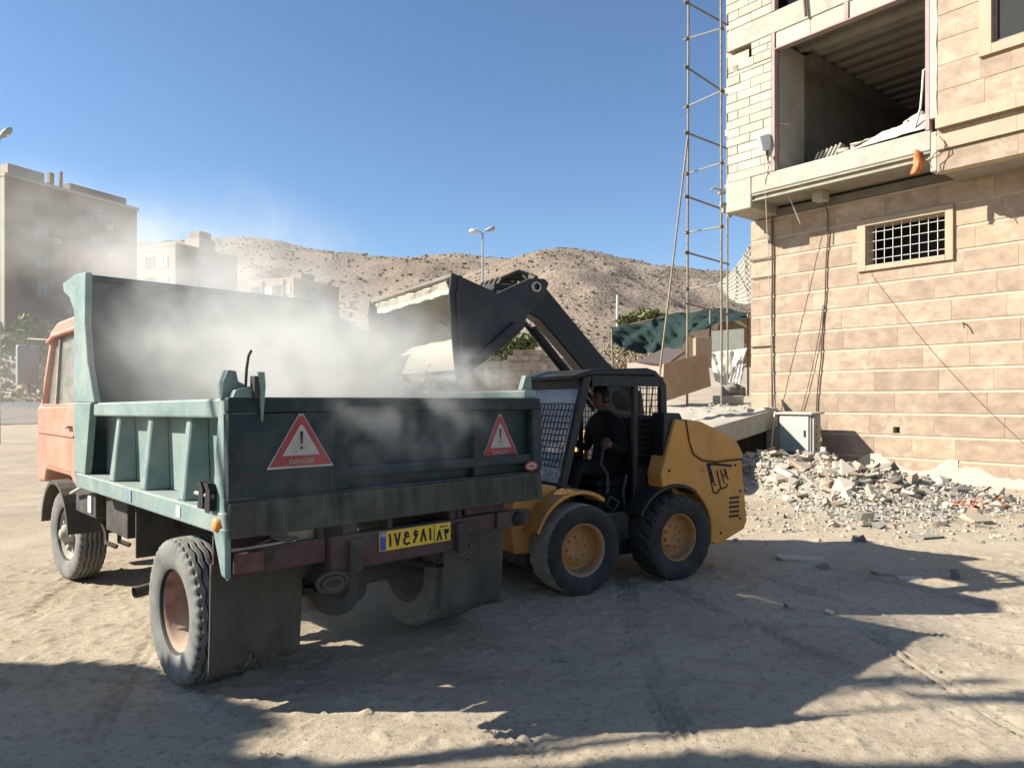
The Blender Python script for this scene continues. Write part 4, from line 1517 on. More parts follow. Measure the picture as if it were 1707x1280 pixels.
block_wall('brown block wall with a broken top seen under the bucket', 748, 848, 23, [640, 622, 606, 603, 604, 600], seed=1)
block_wall('taller brown block wall behind the boom cylinders', 846, 935, 27, [590, 582, 583, 590, 600], seed=2)
block_wall('low hollow block wall just above the tailgate corner', 838, 912, 21, [612, 608, 606, 612], seed=3)
block_wall('long low brown wall running behind the loader cab', 930, 1060, 29, [596, 600, 604, 598], seed=4)
block_wall('far brown wall behind the truck bed hidden by dust', 560, 750, 30, [612, 606, 615, 604], .25, .5, seed=5)
t = thing('brushwood_pile', 'pale heap of sticks and poles behind the loader boom', 'stick pile', at(1010, 640, 24))
b0 = at(1010, 640, 24)
g = random.Random(4)
mb = MB(b0)
for i in range(90):
    a = at(g.uniform(965, 1075), g.uniform(600, 640), 24 + g.uniform(-.5, .8))
    d = Vector((g.gauss(0, .35), g.gauss(0, .3), g.uniform(.3, .9)))
    mb.tube([a, a + d], g.uniform(.012, .03), 5)
mb.build('stick', 'wood', t, kind='stuff')
t = thing('concrete_post', 'pale post leaning over the brown wall under the bucket', 'post', at(812, 640, 22.5))
MB(at(812, 640, 22.5)).beam(at(816, 645, 22.5), at(808, 602, 22.5), .12).build('shaft', 'concrete', t)

# meter cabinet
c0 = at(1299, 751, 16.3)
ca = BA
t = thing('meter_cabinet', 'pale grey green meter cabinet on a frame at the foot of the stone wall', 'cabinet', (c0.x, c0.y, gz(c0.x, c0.y)), BA)
mb = MB()
mb.box(0, .74, 0, .42, .50, 1.34)
body = mb.build('body', 'cabinet', t, .012)
mb = MB()
mb.box(.03, .70, -.03, -.002, .53, 1.30)
d = mb.build('door', 'cabinet', t, .008)
MB().box(.60, .63, -.055, -.031, .86, 1.0).build('handle', 'rebar', d)
MB().obox((.37, .2, 1.365), (.86, .56, .045), (0.03, 0, 0)).build('lid', 'plaster', t, .008)
for x in (.03, .69):
    for y in (.03, .37):
        MB().box(x, x + .04, y, y + .04, -.1, .50).build('leg', 'rebar', t)
MB().box(.76, .80, .02, .30, -.1, 1.30).build('side_post', 'concrete_dk', t)
for i in range(4):
    MB().tube([(.80, .1, .6 + i * .16), (.93, .08, .62 + i * .15), (.92, .1, .55 + i * .15)], .012, 6).build('cable_stub', 'rebar', t)
cable('cable', 'grey cable falling from the annex post behind the meter cabinet', sag(at(1292, 686, 16.4), at(1284, 762, 16.2), 10, -.05), .02, 'galv')

# ================================================================== RUBBLE
def pile_h(x, y):
    """height of the heap at world x, y"""
    h = 0
    for a, cx, cy, rx, ry in ((.40, 4.75, 14.6, .85, 1.0), (.42, 5.45, 13.7, .8, 1.0), (.34, 6.0, 12.8, .95, .9), (.20, 7.0, 12.4, 1.1, .8), (.15, 5.4, 11.4, .8, .8), (.05, 5.6, 10.4, 1.5, 1.0), (.07, 7.4, 11.4, 1.2, .8), (.3, 5.6, 15.5, .8, .9)):
        h += a * math.exp(-((x - cx) / rx) ** 2 - ((y - cy) / ry) ** 2)
    return h


def heap_z(x, y):
    h = pile_h(x, y)
    n = float(fbm(np.array(x * 3.5), np.array(y * 3.5), 4, 40))
    return gz(x, y) + (h * (.55 + .8 * n) if h > .03 else 0)


def front_of_wall(x, y):
    return (x - BC.x) * -.772 + (y - BC.y) * -.635


mb = MB()
P = []
for i in range(100):
    row = []
    for j in range(130):
        x, y = 3.0 + i * .065, 9.0 + j * .06
        h = pile_h(x, y)
        z = heap_z(x, y) - .04 if h > .035 and front_of_wall(x, y) > .05 else gz(x, y) - .06
        row.append((x, y, z))
    P.append(row)
mb.grid(P, False)
o = mb.build('rubble_mound', 'rock_a')
o['kind'] = 'stuff'
o['label'] = 'grey heap of broken masonry and dust against the foot of the stone wall'

shapes = []
for s in range(9):
    g = random.Random(100 + s)
    bm = bmesh.new()
    k = 12
    pts = [Vector((g.uniform(-1, 1), g.uniform(-1, 1), g.uniform(-1, 1) * (.85 if s < 5 else .32))) for _ in range(k)]
    if s >= 5:
        pts = [Vector((g.choice((-1, 1)) * g.uniform(.6, 1), g.choice((-1, 1)) * g.uniform(.5, 1), g.choice((-.28, .28)) * g.uniform(.7, 1))) for _ in range(k)]
    for p in pts:
        bm.verts.new(p)
    bmesh.ops.convex_hull(bm, input=bm.verts)
    bmesh.ops.delete(bm, geom=[v for v in bm.verts if not v.link_faces], context='VERTS')
    me = bpy.data.meshes.new('rubble_chunk')
    bm.to_mesh(me)
    bm.free()
    shapes.append(me)
kinds = {}
for mk in ('rock_a', 'rock_b', 'rock_c', 'rock_d'):
    lst = []
    for me in shapes:
        c = me.copy()
        c.materials.append(M[mk])
        lst.append(c)
    kinds[mk] = lst
RL = {'rock_a': ('grey broken concrete chunk lying in the rubble heap', 'grey rubble chunks'), 'rock_b': ('pale broken block chunk lying in the rubble heap', 'pale rubble chunks'),
      'rock_c': ('tan broken stone slab piece lying in the rubble heap', 'tan rubble pieces'), 'rock_d': ('dark grey lump lying in the rubble heap', 'dark rubble lumps')}


def chunk(me, loc, s, rot, label, group, cat='rubble'):
    o = bpy.data.objects.new('rubble_chunk', me)
    COL.objects.link(o)
    o.location = loc
    o.scale = s if isinstance(s, (tuple, list)) else (s, s, s)
    o.rotation_euler = rot
    return tag(o, label, cat, group)


g = random.Random(77)
cnt = 0
while cnt < 280:
    y = g.uniform(8.8, 16.0)
    x = g.uniform(.28, .72) * y
    h = pile_h(x, y)
    if front_of_wall(x, y) < .25 or g.random() > min(1, h * 2.2 + .05):
        continue
    s = g.uniform(.055, .15) * (1.0 if h > .15 else .7) * (1.5 if g.random() < .16 else 1)
    mk = g.choices(['rock_a', 'rock_b', 'rock_c', 'rock_d'], [3.2, 4.2, 3.2, 1.8])[0]
    lb, gr = RL[mk]
    chunk(g.choice(kinds[mk]), (x, y, heap_z(x, y) + s * .15), (s, s * g.uniform(.7, 1), s * g.uniform(.6, 1)), (g.uniform(-.6, .6), g.uniform(-.6, .6), g.uniform(0, 6)), lb, gr)
    cnt += 1
pts = []
while len(pts) < 7500:
    y = g.uniform(8.3, 16.2)
    x = g.uniform(.24, .80) * y
    h = pile_h(x, y)
    apron = .12 * math.exp(-((y - 10.2) / 1.1) ** 2 - ((x / y - .47) / .14) ** 2) + .04 * math.exp(-((y - 11.5) / 3) ** 2)
    if front_of_wall(x, y) < .1 or g.random() > min(1, h * 2.4 + apron):
        continue
    s = g.uniform(.016, .055) if g.random() < .55 else g.uniform(.008, .022)
    pts.append((x, y, heap_z(x, y) + s * .2, s))
g.shuffle(pts)
half = len(pts) // 2
stones('small_rubble', pts[:half // 2], 'rock_c', 'small tan rubble filling the heap at the wall foot')
stones('small_rubble', pts[half // 2:half], 'rock_a', 'small grey rubble filling the heap at the wall foot')
stones('small_rubble', pts[half:half + half // 2], 'rock_b', 'small pale rubble filling the heap at the wall foot')
stones('small_rubble', pts[half + half // 2:], 'rock_d', 'small dark rubble filling the heap at the wall foot')


def gpix(u, v):
    Y = EYE * FPX / (v - HV)
    return Vector(((u - CX) / FPX * Y, Y, 0))


def single(u, v, size, mk, shp, label, rot=(0, 0, 0), cat='rubble', zoff=.25):
    p = gpix(u, v)
    return chunk(kinds[mk][shp], (p.x, p.y, gz(p.x, p.y) + size[2] * zoff), size, rot, label, None, cat)


p = at(1437, 846, 11.2)
chunk(kinds['rock_b'][6], p, (.34, .26, .30), (.75, .25, .3), 'large pale cream slab propped in the middle of the rubble heap', None)
p = at(1300, 800, 13.9)
chunk(kinds['rock_b'][5], p, (.3, .2, .28), (.7, -.3, 1.1), 'large pale slab leaning at the left end of the rubble heap', None)
p = at(1430, 803, 12.9)
chunk(kinds['rock_d'][1], p, (.13, .12, .15), (.2, .3, .4), 'darkest lump on the crest of the rubble heap', None)
single(1435, 902, (.17, .12, .10), 'rock_a', 2, 'grey lump at the front edge of the rubble on the sunlit dirt', (0, .2, .5))
single(1545, 897, (.20, .10, .05), 'rock_d', 7, 'dark flat stone right of the rubble on sunlit dirt', (0, .0, .3))
single(1335, 931, (.26, .10, .05), 'rock_b', 5, 'pale flat slab lying in the shade in front of the rubble', (.02, .05, -.1))
single(1372, 948, (.08, .06, .06), 'rock_d', 1, 'small dark stone in the shade right of the flat slab', (0, 0, .4))
single(1490, 960, (.21, .05, .05), 'rock_c', 6, 'long thin stone sliver in the middle of the shade', (0, .05, -.35))
single(1520, 967, (.13, .07, .04), 'rock_b', 8, 'short pale stone piece beside the long sliver in the shade', (0, 0, -.2))
single(1591, 966, (.065, .055, .09), 'rock_d', 3, 'small dark cube shaped stone near the tip of the shade', (0, 0, .5), zoff=.5)
single(1311, 1011, (.03, .03, .04), 'rock_d', 2, 'tiny dark stone beside the bright streak on the ground', (0, 0, .2), zoff=.5)
single(1380, 1022, (.045, .035, .035), 'rock_b', 4, 'tiny pale stone at the lower edge of the loader shadow', (0, 0, .2), zoff=.5)
single(930, 1099, (.055, .025, .015), 'rock_d', 7, 'small dark chip on the shaded ground under the loader', (0, 0, .1))
g = random.Random(31)
for (u, v, lb, sx) in ((1462, 815, 'red crumpled rag on the back of the rubble heap', .26), (1625, 838, 'long red rag lying at the wall foot right of the heap', .5), (1655, 832, 'orange plastic scrap at the wall foot', .3)):
    Y = 12.4 if u < 1500 else EYE * FPX / (v + 8 - HV)
    q = at(u, v, Y)
    if u > 1500:
        q.z = gz(q.x, q.y) + .05
    P = [[(q.x + (i / 9 - .5) * sx * 1.6, q.y + (j / 7 - .5) * sx, q.z + .12 * (float(fbm(np.array(i * .7 + u), np.array(j * .7), 3, 5)) - .25)) for j in range(8)] for i in range(10)]
    mb = MB(q)
    mb.grid(P)
    o = mb.build('rag', 'orange' if 'orange' in lb else 'rag_red', solid=.005)
    o.location = q
    tag(o, lb, 'rag')


# ================================================================== DUMP TRUCK (r: from the left box edge, f: forward from the tailgate)
TA = R(43.5)
TR, TF = Vector((math.cos(TA), math.sin(TA), 0)), Vector((-math.sin(TA), math.cos(TA), 0))
TP = Vector((-1.378, 3.58, 0))
TO = (1.05, 1.9, 0.0)


def TW(r, f, z):
    return TP + TR * r + TF * f + Vector((0, 0, z))


truck = thing('dump_truck', 'small tipper truck with green box and faded orange cab', 'truck', TW(*TO), TA)


def B():
    return MB(TO)


def tyre_mesh(name, w, Ro, Ri, style, m):
    h = w / 2
    if style == 'ribs':
        tx = np.linspace(-h * .86, h * .86, 57)
        na = 168
    else:
        tx = np.linspace(-h * .92, h * .92, 25)
        na = 180
    crown = [Ro - .010 * (abs(x) / h) ** 3 * (1.5 if style == 'ribs' else 1) for x in tx]
    side = [(-h * .72, Ri), (-h * .86, Ri + .012), (-h * .97, Ri + (Ro - Ri) * .3), (-h * 1.04, Ri + (Ro - Ri) * .55), (-h * 1.0, Ri + (Ro - Ri) * .80), (-h * .93, Ro - .016)]
    prof = side + list(zip(tx, crown)) + [(-a, b) for a, b in side[::-1]]
    ns = len(side)

    def fr(k, j):
        jj = j - ns
        if jj < 0 or jj >= len(tx):
            if style == 'ribs' and (j in (ns - 1, ns + len(tx))) and k % 4 < 2:
                return -.012
            if style == 'ribs' and (j in (ns - 2, ns + len(tx) + 1)) and k % 4 < 2:
                return -.006
            if style == 'lug' and (j in (ns - 1, ns + len(tx))) and k % 9 < 3:
                return -.02
            return 0
        x = tx[jj]
        if style == 'ribs':
            tri = abs((k % 8) - 4) / 4 * .012 - .006
            for gx in (-.50 * h, -.17 * h, .17 * h, .50 * h):
                if abs(x - gx - tri) < .0056:
                    return -.017
            if abs(x) > .76 * h and k % 4 < 2:
                return -.012
        elif style == 'lug':
            s = 1 if x > 0 else 0
            kk = (k + s * 4 + int(abs(x) / h * 5)) % 9
            if kk < 3 and abs(x) > .12 * h:
                return -.018
        elif style == 'worn':
            kk = (k + (4 if x > 0 else 0)) % 9
            if kk < 2 and abs(x) > .6 * h:
                return -.010
        return 0
    mb = MB()
    mb.lathe(prof, (0, 0, 0), 'x', na, fr, closed=True, smooth=(style != 'lug'))
    me = mb.mesh(name)
    me.materials.append(M[m])
    if style == 'ribs':
        me.materials.append(M['tyre_dark'])
        for p in me.polygons:
            if all(math.hypot(me.vertices[i].co.y, me.vertices[i].co.z) < Ro - .0105 for i in p.vertices) and abs(p.center.x) < h * .88:
                p.material_index = 1
    if hasattr(me, 'set_sharp_from_angle'):
        me.set_sharp_from_angle(angle=R(38))
    return me


def put(name, me, parent, loc=(0, 0, 0), rot=(0, 0, 0)):
    o = bpy.data.objects.new(name, me)
    COL.objects.link(o)
    o.parent = parent
    o.location = loc
    o.rotation_euler = rot
    return o


TY = tyre_mesh('tyre', .235, .425, .235, 'ribs', 'tyre')


def rim_mesh(dish, m, Ri=.237, w=.2, out=False):
    """dish: axial position of the disc (negative = outside face)."""
    mb = MB()
    h = w / 2
    mb.lathe([(-h * .80, Ri + .012), (-h * .84, Ri + .002), (-h * .78, Ri - .010), (-h * .6, Ri - .020), (dish - .01, Ri - .030), (dish, Ri - .06), (dish + .004, .10), (dish - .012, .085), (dish - .012, 0.002)], (0, 0, 0), 'x', 48)
    mb.lathe([(dish + .02, .002), (dish + .02, Ri - .035), (h * .6, Ri - .015), (h * .8, Ri + .012)], (0, 0, 0), 'x', 48)
    me = mb.mesh('wheel')
    me.materials.append(M[m])
    return me


def truck_wheel(r, f, dish, rimm, hub=None, steer=0.0, flip=False):
    loc = (r - TO[0], f - TO[1], .42)
    w = put('wheel', rim_mesh(dish, rimm), truck, loc, (0, 0, (math.pi if flip else 0) + steer))
    put('tyre', TY, w)
    mb = MB()
    if hub == 'front':
        mb.lathe([(-.06, .09), (-.12, .085), (-.135, .05), (-.15, .045), (-.155, .002)], (0, 0, 0), 'x', 24)
        for k in range(6):
            a = k * math.pi / 3
            c = Vector((0, math.cos(a) * .115, math.sin(a) * .115))
            mb.tube([c + Vector((-.03, 0, 0)), c + Vector((-.105, 0, 0))], .017, 6)
            mb.beam(Vector((-.05, 0, 0)), c + c.normalized() * .07 + Vector((-.06, 0, 0)), .03, .035)
    else:
        for k in range(6):
            a = k * math.pi / 3
            c = Vector((0, math.cos(a) * .11, math.sin(a) * .11))
            mb.tube([c + Vector((dish - .03, 0, 0)), c + Vector((dish + .01, 0, 0))], .014, 6)
    mb.build('hub', rimm if hub != 'front' else 'rim_grey', w)
    return w


truck_wheel(.14, .9, .055, 'rim_rust')
truck_wheel(.39, .9, -.06, 'chassis', flip=False)
truck_wheel(1.76, .9, .07, 'chassis', flip=False)
truck_wheel(2.01, .9, .055, 'rim_rust', flip=True)
truck_wheel(.30, 4.19, -.045, 'rim_grey', 'front', R(5))
truck_wheel(1.85, 4.19, -.045, 'rim_grey', 'front', R(5), True)

# chassis
for r0 in (.66, 1.42):
    B().box(r0, r0 + .08, -.02, 4.75, .70, .88).build('frame_rail', 'chassis', truck, .006, 1)
    B().box(r0 - .01, r0 + .09, .05, 2.95, .883, .985).build('subframe_rail', 'maroon', truck, .006, 1)
for f in (.25, 1.2, 2.1, 3.0, 3.9, 4.7):
    B().box(.742, 1.418, f, f + .09, .73, .86).build('cross_member', 'chassis', truck)
for f in (.12, .7, 1.3, 1.9, 2.5):
    B().box(.13, 2.04, f, f + .07, .99, 1.045).build('floor_bearer', 'maroon', truck)
mb = B()
mb.lathe([(-.85, .055), (-.2, .06), (-.17, .16), (-.08, .18), (.08, .18), (.17, .16), (.2, .06), (.85, .055)], (1.075, .9, .42), 'x', 28)
ax = mb.build('rear_axle', 'chassis', truck)
B().lathe([(-.20, .06), (-.19, .165), (-.12, .178), (-.05, .17)], (1.0, .86, .42), 'y', 28).build('differential', 'chassis', ax)
B().lathe([(-.75, .04), (.75, .04)], (1.075, 4.19, .42), 'x', 14).build('front_axle', 'chassis', truck)
B().tube([(1.05, 1.05, .46), (1.05, 2.6, .62)], .045, 10).build('drive_shaft', 'chassis', truck)
for r0 in (.60, 1.48):
    for f in (.9, 4.19):
        mb = B()
        for k in range(4):
            L_ = .62 - k * .12
            mb.grid([[(r0 + dx, f + L_ * s, .505 + .035 * k * 0.5 + .12 * (s * L_) ** 2 + (.0 if e else .014)) for s in np.linspace(-1, 1, 9)] for dx, e in ((0, 1), (.07, 1), (.07, 0), (0, 0), (0, 1))], False)
        mb.build('leaf_spring', 'chassis', truck, kind='stuff')
B().lathe([(-.35, .01), (-.35, .17), (.35, .17), (.35, .01)], (1.78, 2.4, .68), 'y', 20).build('fuel_tank', 'chassis', truck)
B().box(.15, .55, 3.0, 3.62, .70, .93).build('battery_box', 'chassis', truck, .012)
B().box(.135, .148, 3.08, 3.17, .74, .88).build('side_reflector', 'mark_white', truck)
B().tube([(.06, 2.86, 1.0), (.1, 3.55, .86)], .014, 6).build('stay_rod', 'rim_grey', truck)
B().box(.10, .80, 1.80, 1.815, .58, 1.0).build('splash_guard', 'flap', truck)
for r0, r1 in ((.24, .34), (.50, .60)):
    B().beam((r0, 1.78, 1.0), (r0 + .14, 1.78, .72), .05, .02).build('guard_stay', 'chassis', truck)
B().box(.2, .6, 2.35, 2.9, .62, .95).build('tool_box', 'chassis', truck, .01)
B().tube([(.5, 1.5, .55), (.2, 1.45, .46), (-.02, 1.43, .44)], .038, 12, False).build('exhaust_pipe', 'chassis', truck)
for k in range(2):
    B().tube([(.30 + .1 * k, 3.4, .62), (.32 + .1 * k, 3.35, .52), (.30 + .1 * k, 3.28, .45), (.36 + .1 * k, 3.2, .42)], .02, 6).build('air_hose', 'chassis', truck)
# front fenders
for r0, r1 in ((.10, .44), (1.71, 2.05)):
    mb = B()
    out = [(4.19 + .53 * math.cos(a), .42 + .50 * math.sin(a)) for a in np.linspace(R(8), R(172), 16)]
    inn = [(4.19 + .495 * math.cos(a), .42 + .465 * math.sin(a)) for a in np.linspace(R(172), R(8), 16)]
    mb.prism(out + inn, 'x', r0, r1)
    mb.build('front_fender', 'flap', truck)
B().box(.26, 1.9, 4.92, 5.12, .45, .66).build('front_bumper', 'chassis', truck, .02)

# cab
cabp = [(3.10, .92), (3.62, .92), (3.72, .98), (4.65, .98), (4.72, .86), (5.0, .84), (5.06, 1.25), (5.03, 1.60), (3.10, 1.64)]
cab = B().prism(cabp, 'x', .13, 2.02).build('cab_body', 'cab', truck, .035, 3)
B().prism([(3.10, 2.29), (4.66, 2.25), (4.76, 2.24), (4.70, 2.31), (4.40, 2.385), (3.10, 2.41)], 'x', .17, 1.98).build('cab_roof', 'cab', truck, .03, 3)
B().tube([(.165, 3.12, 2.285), (.165, 4.5, 2.26), (.165, 4.74, 2.21)], .022, 8).build('rain_gutter', 'cab', truck)
for x0 in (.15, 1.91):
    B().hull8([(x0, 4.93, 1.59), (x0 + .09, 4.93, 1.59), (x0 + .09, 5.02, 1.59), (x0, 5.02, 1.59), (x0 + .03, 4.62, 2.27), (x0 + .1, 4.62, 2.27), (x0 + .1, 4.72, 2.27), (x0 + .03, 4.72, 2.27)]).build('windscreen_pillar', 'cab', truck, .012, 1)
    B().hull8([(x0, 3.10, 1.63), (x0 + .09, 3.10, 1.63), (x0 + .09, 3.42, 1.63), (x0, 3.42, 1.63), (x0 + .03, 3.10, 2.3), (x0 + .1, 3.10, 2.3), (x0 + .1, 3.44, 2.3), (x0 + .03, 3.44, 2.3)]).build('rear_pillar', 'cab', truck, .012, 1)
B().box(.25, 1.9, 3.11, 3.14, 1.63, 2.3).build('rear_wall', 'cab', truck)
B().hull8([(.20, 3.42, 1.63), (.21, 3.42, 1.63), (.21, 4.95, 1.60), (.20, 4.95, 1.60), (.215, 3.44, 2.28), (.225, 3.44, 2.28), (.225, 4.66, 2.25), (.215, 4.66, 2.25)]).build('side_window', 'cab_glass', truck)
B().hull8([(.25, 4.97, 1.60), (1.9, 4.97, 1.60), (1.9, 4.98, 1.60), (.25, 4.98, 1.60), (.28, 4.67, 2.25), (1.87, 4.67, 2.25), (1.87, 4.68, 2.25), (.28, 4.68, 2.25)]).build('windscreen', 'cab_glass', truck)
B().beam((.185, 4.48, 1.60), (.205, 4.40, 2.26), .03, .025).build('window_divider', 'rim_grey', truck)
door = B().prism([(3.50, 1.00), (3.66, 1.03), (4.60, 1.03), (4.86, 1.12), (4.95, 1.57), (3.50, 1.60)], 'x', .118, .131).build('door', 'cab', truck, .006, 2)
B().box(.100, .117, 3.50, 4.92, 1.335, 1.352).build('door_crease', 'cab', door)
B().tube([(.115, 3.60, 1.42), (.085, 3.60, 1.42), (.085, 3.72, 1.42), (.115, 3.72, 1.42)], .012, 6).build('handle', 'rim_grey', door)
B().box(.13, .20, 3.46, 4.9, 1.60, 1.615).build('window_sill', 'cab', door)
mb = B()
mb.obox((.06, 5.10, 2.0), (.20, .06, .40), (0, 0, .15))
mir = mb.build('mirror', 'lamp_grey', truck, .02)
B().tube([(.17, 4.78, 2.24), (.06, 5.06, 2.26), (.06, 5.08, 2.18)], .010, 6).build('mirror_arm', 'rim_grey', mir)
B().tube([(.17, 4.98, 1.62), (.06, 5.06, 1.72), (.06, 5.08, 1.82)], .010, 6).build('mirror_arm', 'rim_grey', mir)
B().box(.5, .62, 4.2, 4.3, 1.6, 2.15).build('seat', 'black', truck)

# load box
B().box(.06, 2.09, .03, 2.6, 1.045, 1.085).build('box_floor', 'teal_shaded', truck)
B().box(.13, .16, .08, 2.62, 1.10, 1.58).build('side_panel', 'teal', truck)
B().hull8([(-.0, .02, 1.56), (.15, .02, 1.56), (.15, 2.45, 1.535), (-.0, 2.45, 1.535), (-.0, .02, 1.66), (.15, .02, 1.66), (.15, 2.45, 1.63), (-.0, 2.45, 1.63)]).build('top_rail', 'teal', truck, .012)
B().box(-.025, .15, .0, 2.86, .985, 1.095).build('bottom_rail', 'teal', truck, .010)
for f in (.66, 1.31, 1.97):
    mb = B()
    mb.hull8([(-.01, f - .05, 1.096), (.131, f - .09, 1.096), (.131, f + .09, 1.096), (-.01, f + .05, 1.096), (.04, f - .035, 1.56), (.131, f - .05, 1.56), (.131, f + .05, 1.56), (.04, f + .035, 1.56)])
    mb.build('side_stake', 'teal', truck, .008, 1)
B().hull8([(-.02, -.02, 1.0), (.13, -.02, 1.0), (.13, .20, 1.0), (-.02, .20, 1.0), (-.005, -.02, 1.66), (.13, -.02, 1.66), (.13, .13, 1.66), (-.005, .13, 1.66)]).build('corner_post', 'teal', truck, .010)
B().prism([(-.025, 1.02), (-.025, .78), (.03, .80), (.14, 1.02)], 'x', -.035, -.005).build('corner_lug', 'teal', truck, .006, 1)
# right side
B().hull8([(2.05, .05, 1.09), (2.10, .05, 1.09), (1.96, 2.6, 1.09), (1.91, 2.6, 1.09), (2.05, .05, 1.66), (2.10, .05, 1.66), (1.96, 2.6, 1.64), (1.91, 2.6, 1.64)]).build('side_panel', 'teal', truck, .006, 1)
B().hull8([(2.04, .02, 1.661), (2.15, .02, 1.661), (2.0, 2.6, 1.641), (1.89, 2.6, 1.641), (2.04, .02, 1.72), (2.15, .02, 1.72), (2.0, 2.6, 1.70), (1.89, 2.6, 1.70)]).build('top_rail', 'teal', truck, .012)
# headboard with its forward flange and end wings
B().box(.03, 1.93, 2.615, 2.665, 1.086, 2.54).build('headboard', 'teal_shaded', truck, .006, 1)
for i in range(4):
    B().box(.35 + i * .42, .42 + i * .42, 2.666, 2.73, 1.1, 2.5).build('headboard_rib', 'teal', truck)
wing = [(2.58, 2.60), (2.60, 2.20), (2.52, 1.90), (2.36, 1.632), (2.92, 1.632), (2.92, 2.34), (3.06, 2.46), (3.24, 2.52), (3.28, 2.60), (2.9, 2.625)]
B().prism(wing, 'x', -.02, .028).build('headboard_wing', 'teal', truck, .006, 1)
B().prism([(2.60, 1.096), (2.92, 1.096), (2.92, 1.631), (2.44, 1.631)], 'x', -.02, .028).build('headboard_wing', 'teal', truck, .006, 1)
B().prism([(2.58, 2.57), (2.60, 2.20), (2.52, 1.90), (2.40, 1.66), (2.92, 1.66), (2.92, 2.34), (3.06, 2.44), (3.22, 2.52), (3.2, 2.57)], 'x', 1.932, 1.975).build('headboard_wing', 'teal', truck, .006, 1)
B().hull8([(.03, 2.60, 2.545), (1.93, 2.60, 2.545), (1.93, 3.22, 2.52), (.03, 3.22, 2.52), (.03, 2.60, 2.59), (1.93, 2.60, 2.575), (1.93, 3.24, 2.56), (.03, 3.24, 2.585)]).build('headboard_canopy', 'teal_shaded', truck, .006, 1)

# tailgate
tg = B().box(.06, 2.10, .03, .055, 1.10, 1.62).build('tailgate', 'teal_shaded', truck)
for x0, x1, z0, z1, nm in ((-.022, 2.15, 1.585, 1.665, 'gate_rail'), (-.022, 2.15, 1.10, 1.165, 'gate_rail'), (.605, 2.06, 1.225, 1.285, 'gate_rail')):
    B().box(x0, x1, -.025, .029, z0, z1).build(nm, 'teal_shaded', tg, .010)
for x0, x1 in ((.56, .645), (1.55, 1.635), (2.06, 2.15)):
    B().box(x0, x1, -.035 if x0 > 2 else -.022, .028, 1.166, 1.584).build('gate_stile', 'teal_shaded', tg, .010)
B().box(-.022, .559, -.030, .028, 1.167, 1.583).build('gate_plate', 'teal_shaded', tg)
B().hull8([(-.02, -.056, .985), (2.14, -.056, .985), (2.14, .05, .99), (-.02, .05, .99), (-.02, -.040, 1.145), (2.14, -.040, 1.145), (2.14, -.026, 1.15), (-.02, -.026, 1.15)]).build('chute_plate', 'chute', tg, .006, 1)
B().tube([(-.02, -.05, .985), (2.14, -.05, .985)], .009, 6).build('chute_edge', 'chute', tg)
for r0 in (.0, 2.02):
    mb = B()
    if r0 < 1:
        mb.prism([(-.02, 1.66), (-.015, 1.74), (.01, 1.80), (.05, 1.795), (.06, 1.745), (.09, 1.73), (.12, 1.66)], 'y', .05, .12)
        mb.prism([(.0, 1.655), (.14, 1.655), (.10, 1.72), (.02, 1.70)], 'y', -.02, .02)
    else:
        mb.prism([(2.04, 1.72), (2.14, 1.72), (2.13, 1.80), (2.08, 1.82)], 'y', .05, .09)
    mb.build('hinge_bracket', 'teal', truck)
B().prism([(.115, 1.79), (.150, 1.79), (.156, 1.72), (.142, 1.545), (.136, 1.545), (.128, 1.70)], 'y', -.055, -.04).build('hinge_strap', 'teal', truck)
B().box(.10, .125, -.05, .0, 1.66, 1.77).build('hinge_plate', 'chassis', truck)
B().tube([(.085, .02, 1.70), (.09, .02, 1.80), (.10, .02, 1.87), (.115, .02, 1.90)], .007, 6).build('bent_wire', 'chassis', truck)
for k in range(2):
    B().prism([(.12 + .09 * k, 1.10), (.19 + .09 * k, 1.10), (.17 + .09 * k, 1.20), (.21 + .09 * k, 1.235), (.15 + .09 * k, 1.235), (.12 + .09 * k, 1.20)], 'x', -.055, -.022).build('latch_hook', 'black', truck)
B().tube([(-.04, .12, 1.17), (-.04, .34, 1.17)], .012, 6).build('latch_pin', 'rim_grey', truck)
B().lathe([(-.02, .002), (-.02, .032), (.0, .036)], (-.026, .085, 1.035), 'x', 16).build('marker_lamp', 'amber', truck)
B().box(-.030, -.0255, .60, .66, 1.01, 1.07).build('paint_blot', 'mark_white', truck)
B().box(-.030, -.0255, 1.46, 1.60, 1.005, 1.08).build('faded_sticker', 'faded_blue', truck)
B().tube([(2.12, .02, 1.10), (2.20, .05, 1.08), (2.22, .10, 1.14), (2.17, .12, 1.17)], .03, 8).build('gate_latch', 'chassis', truck)


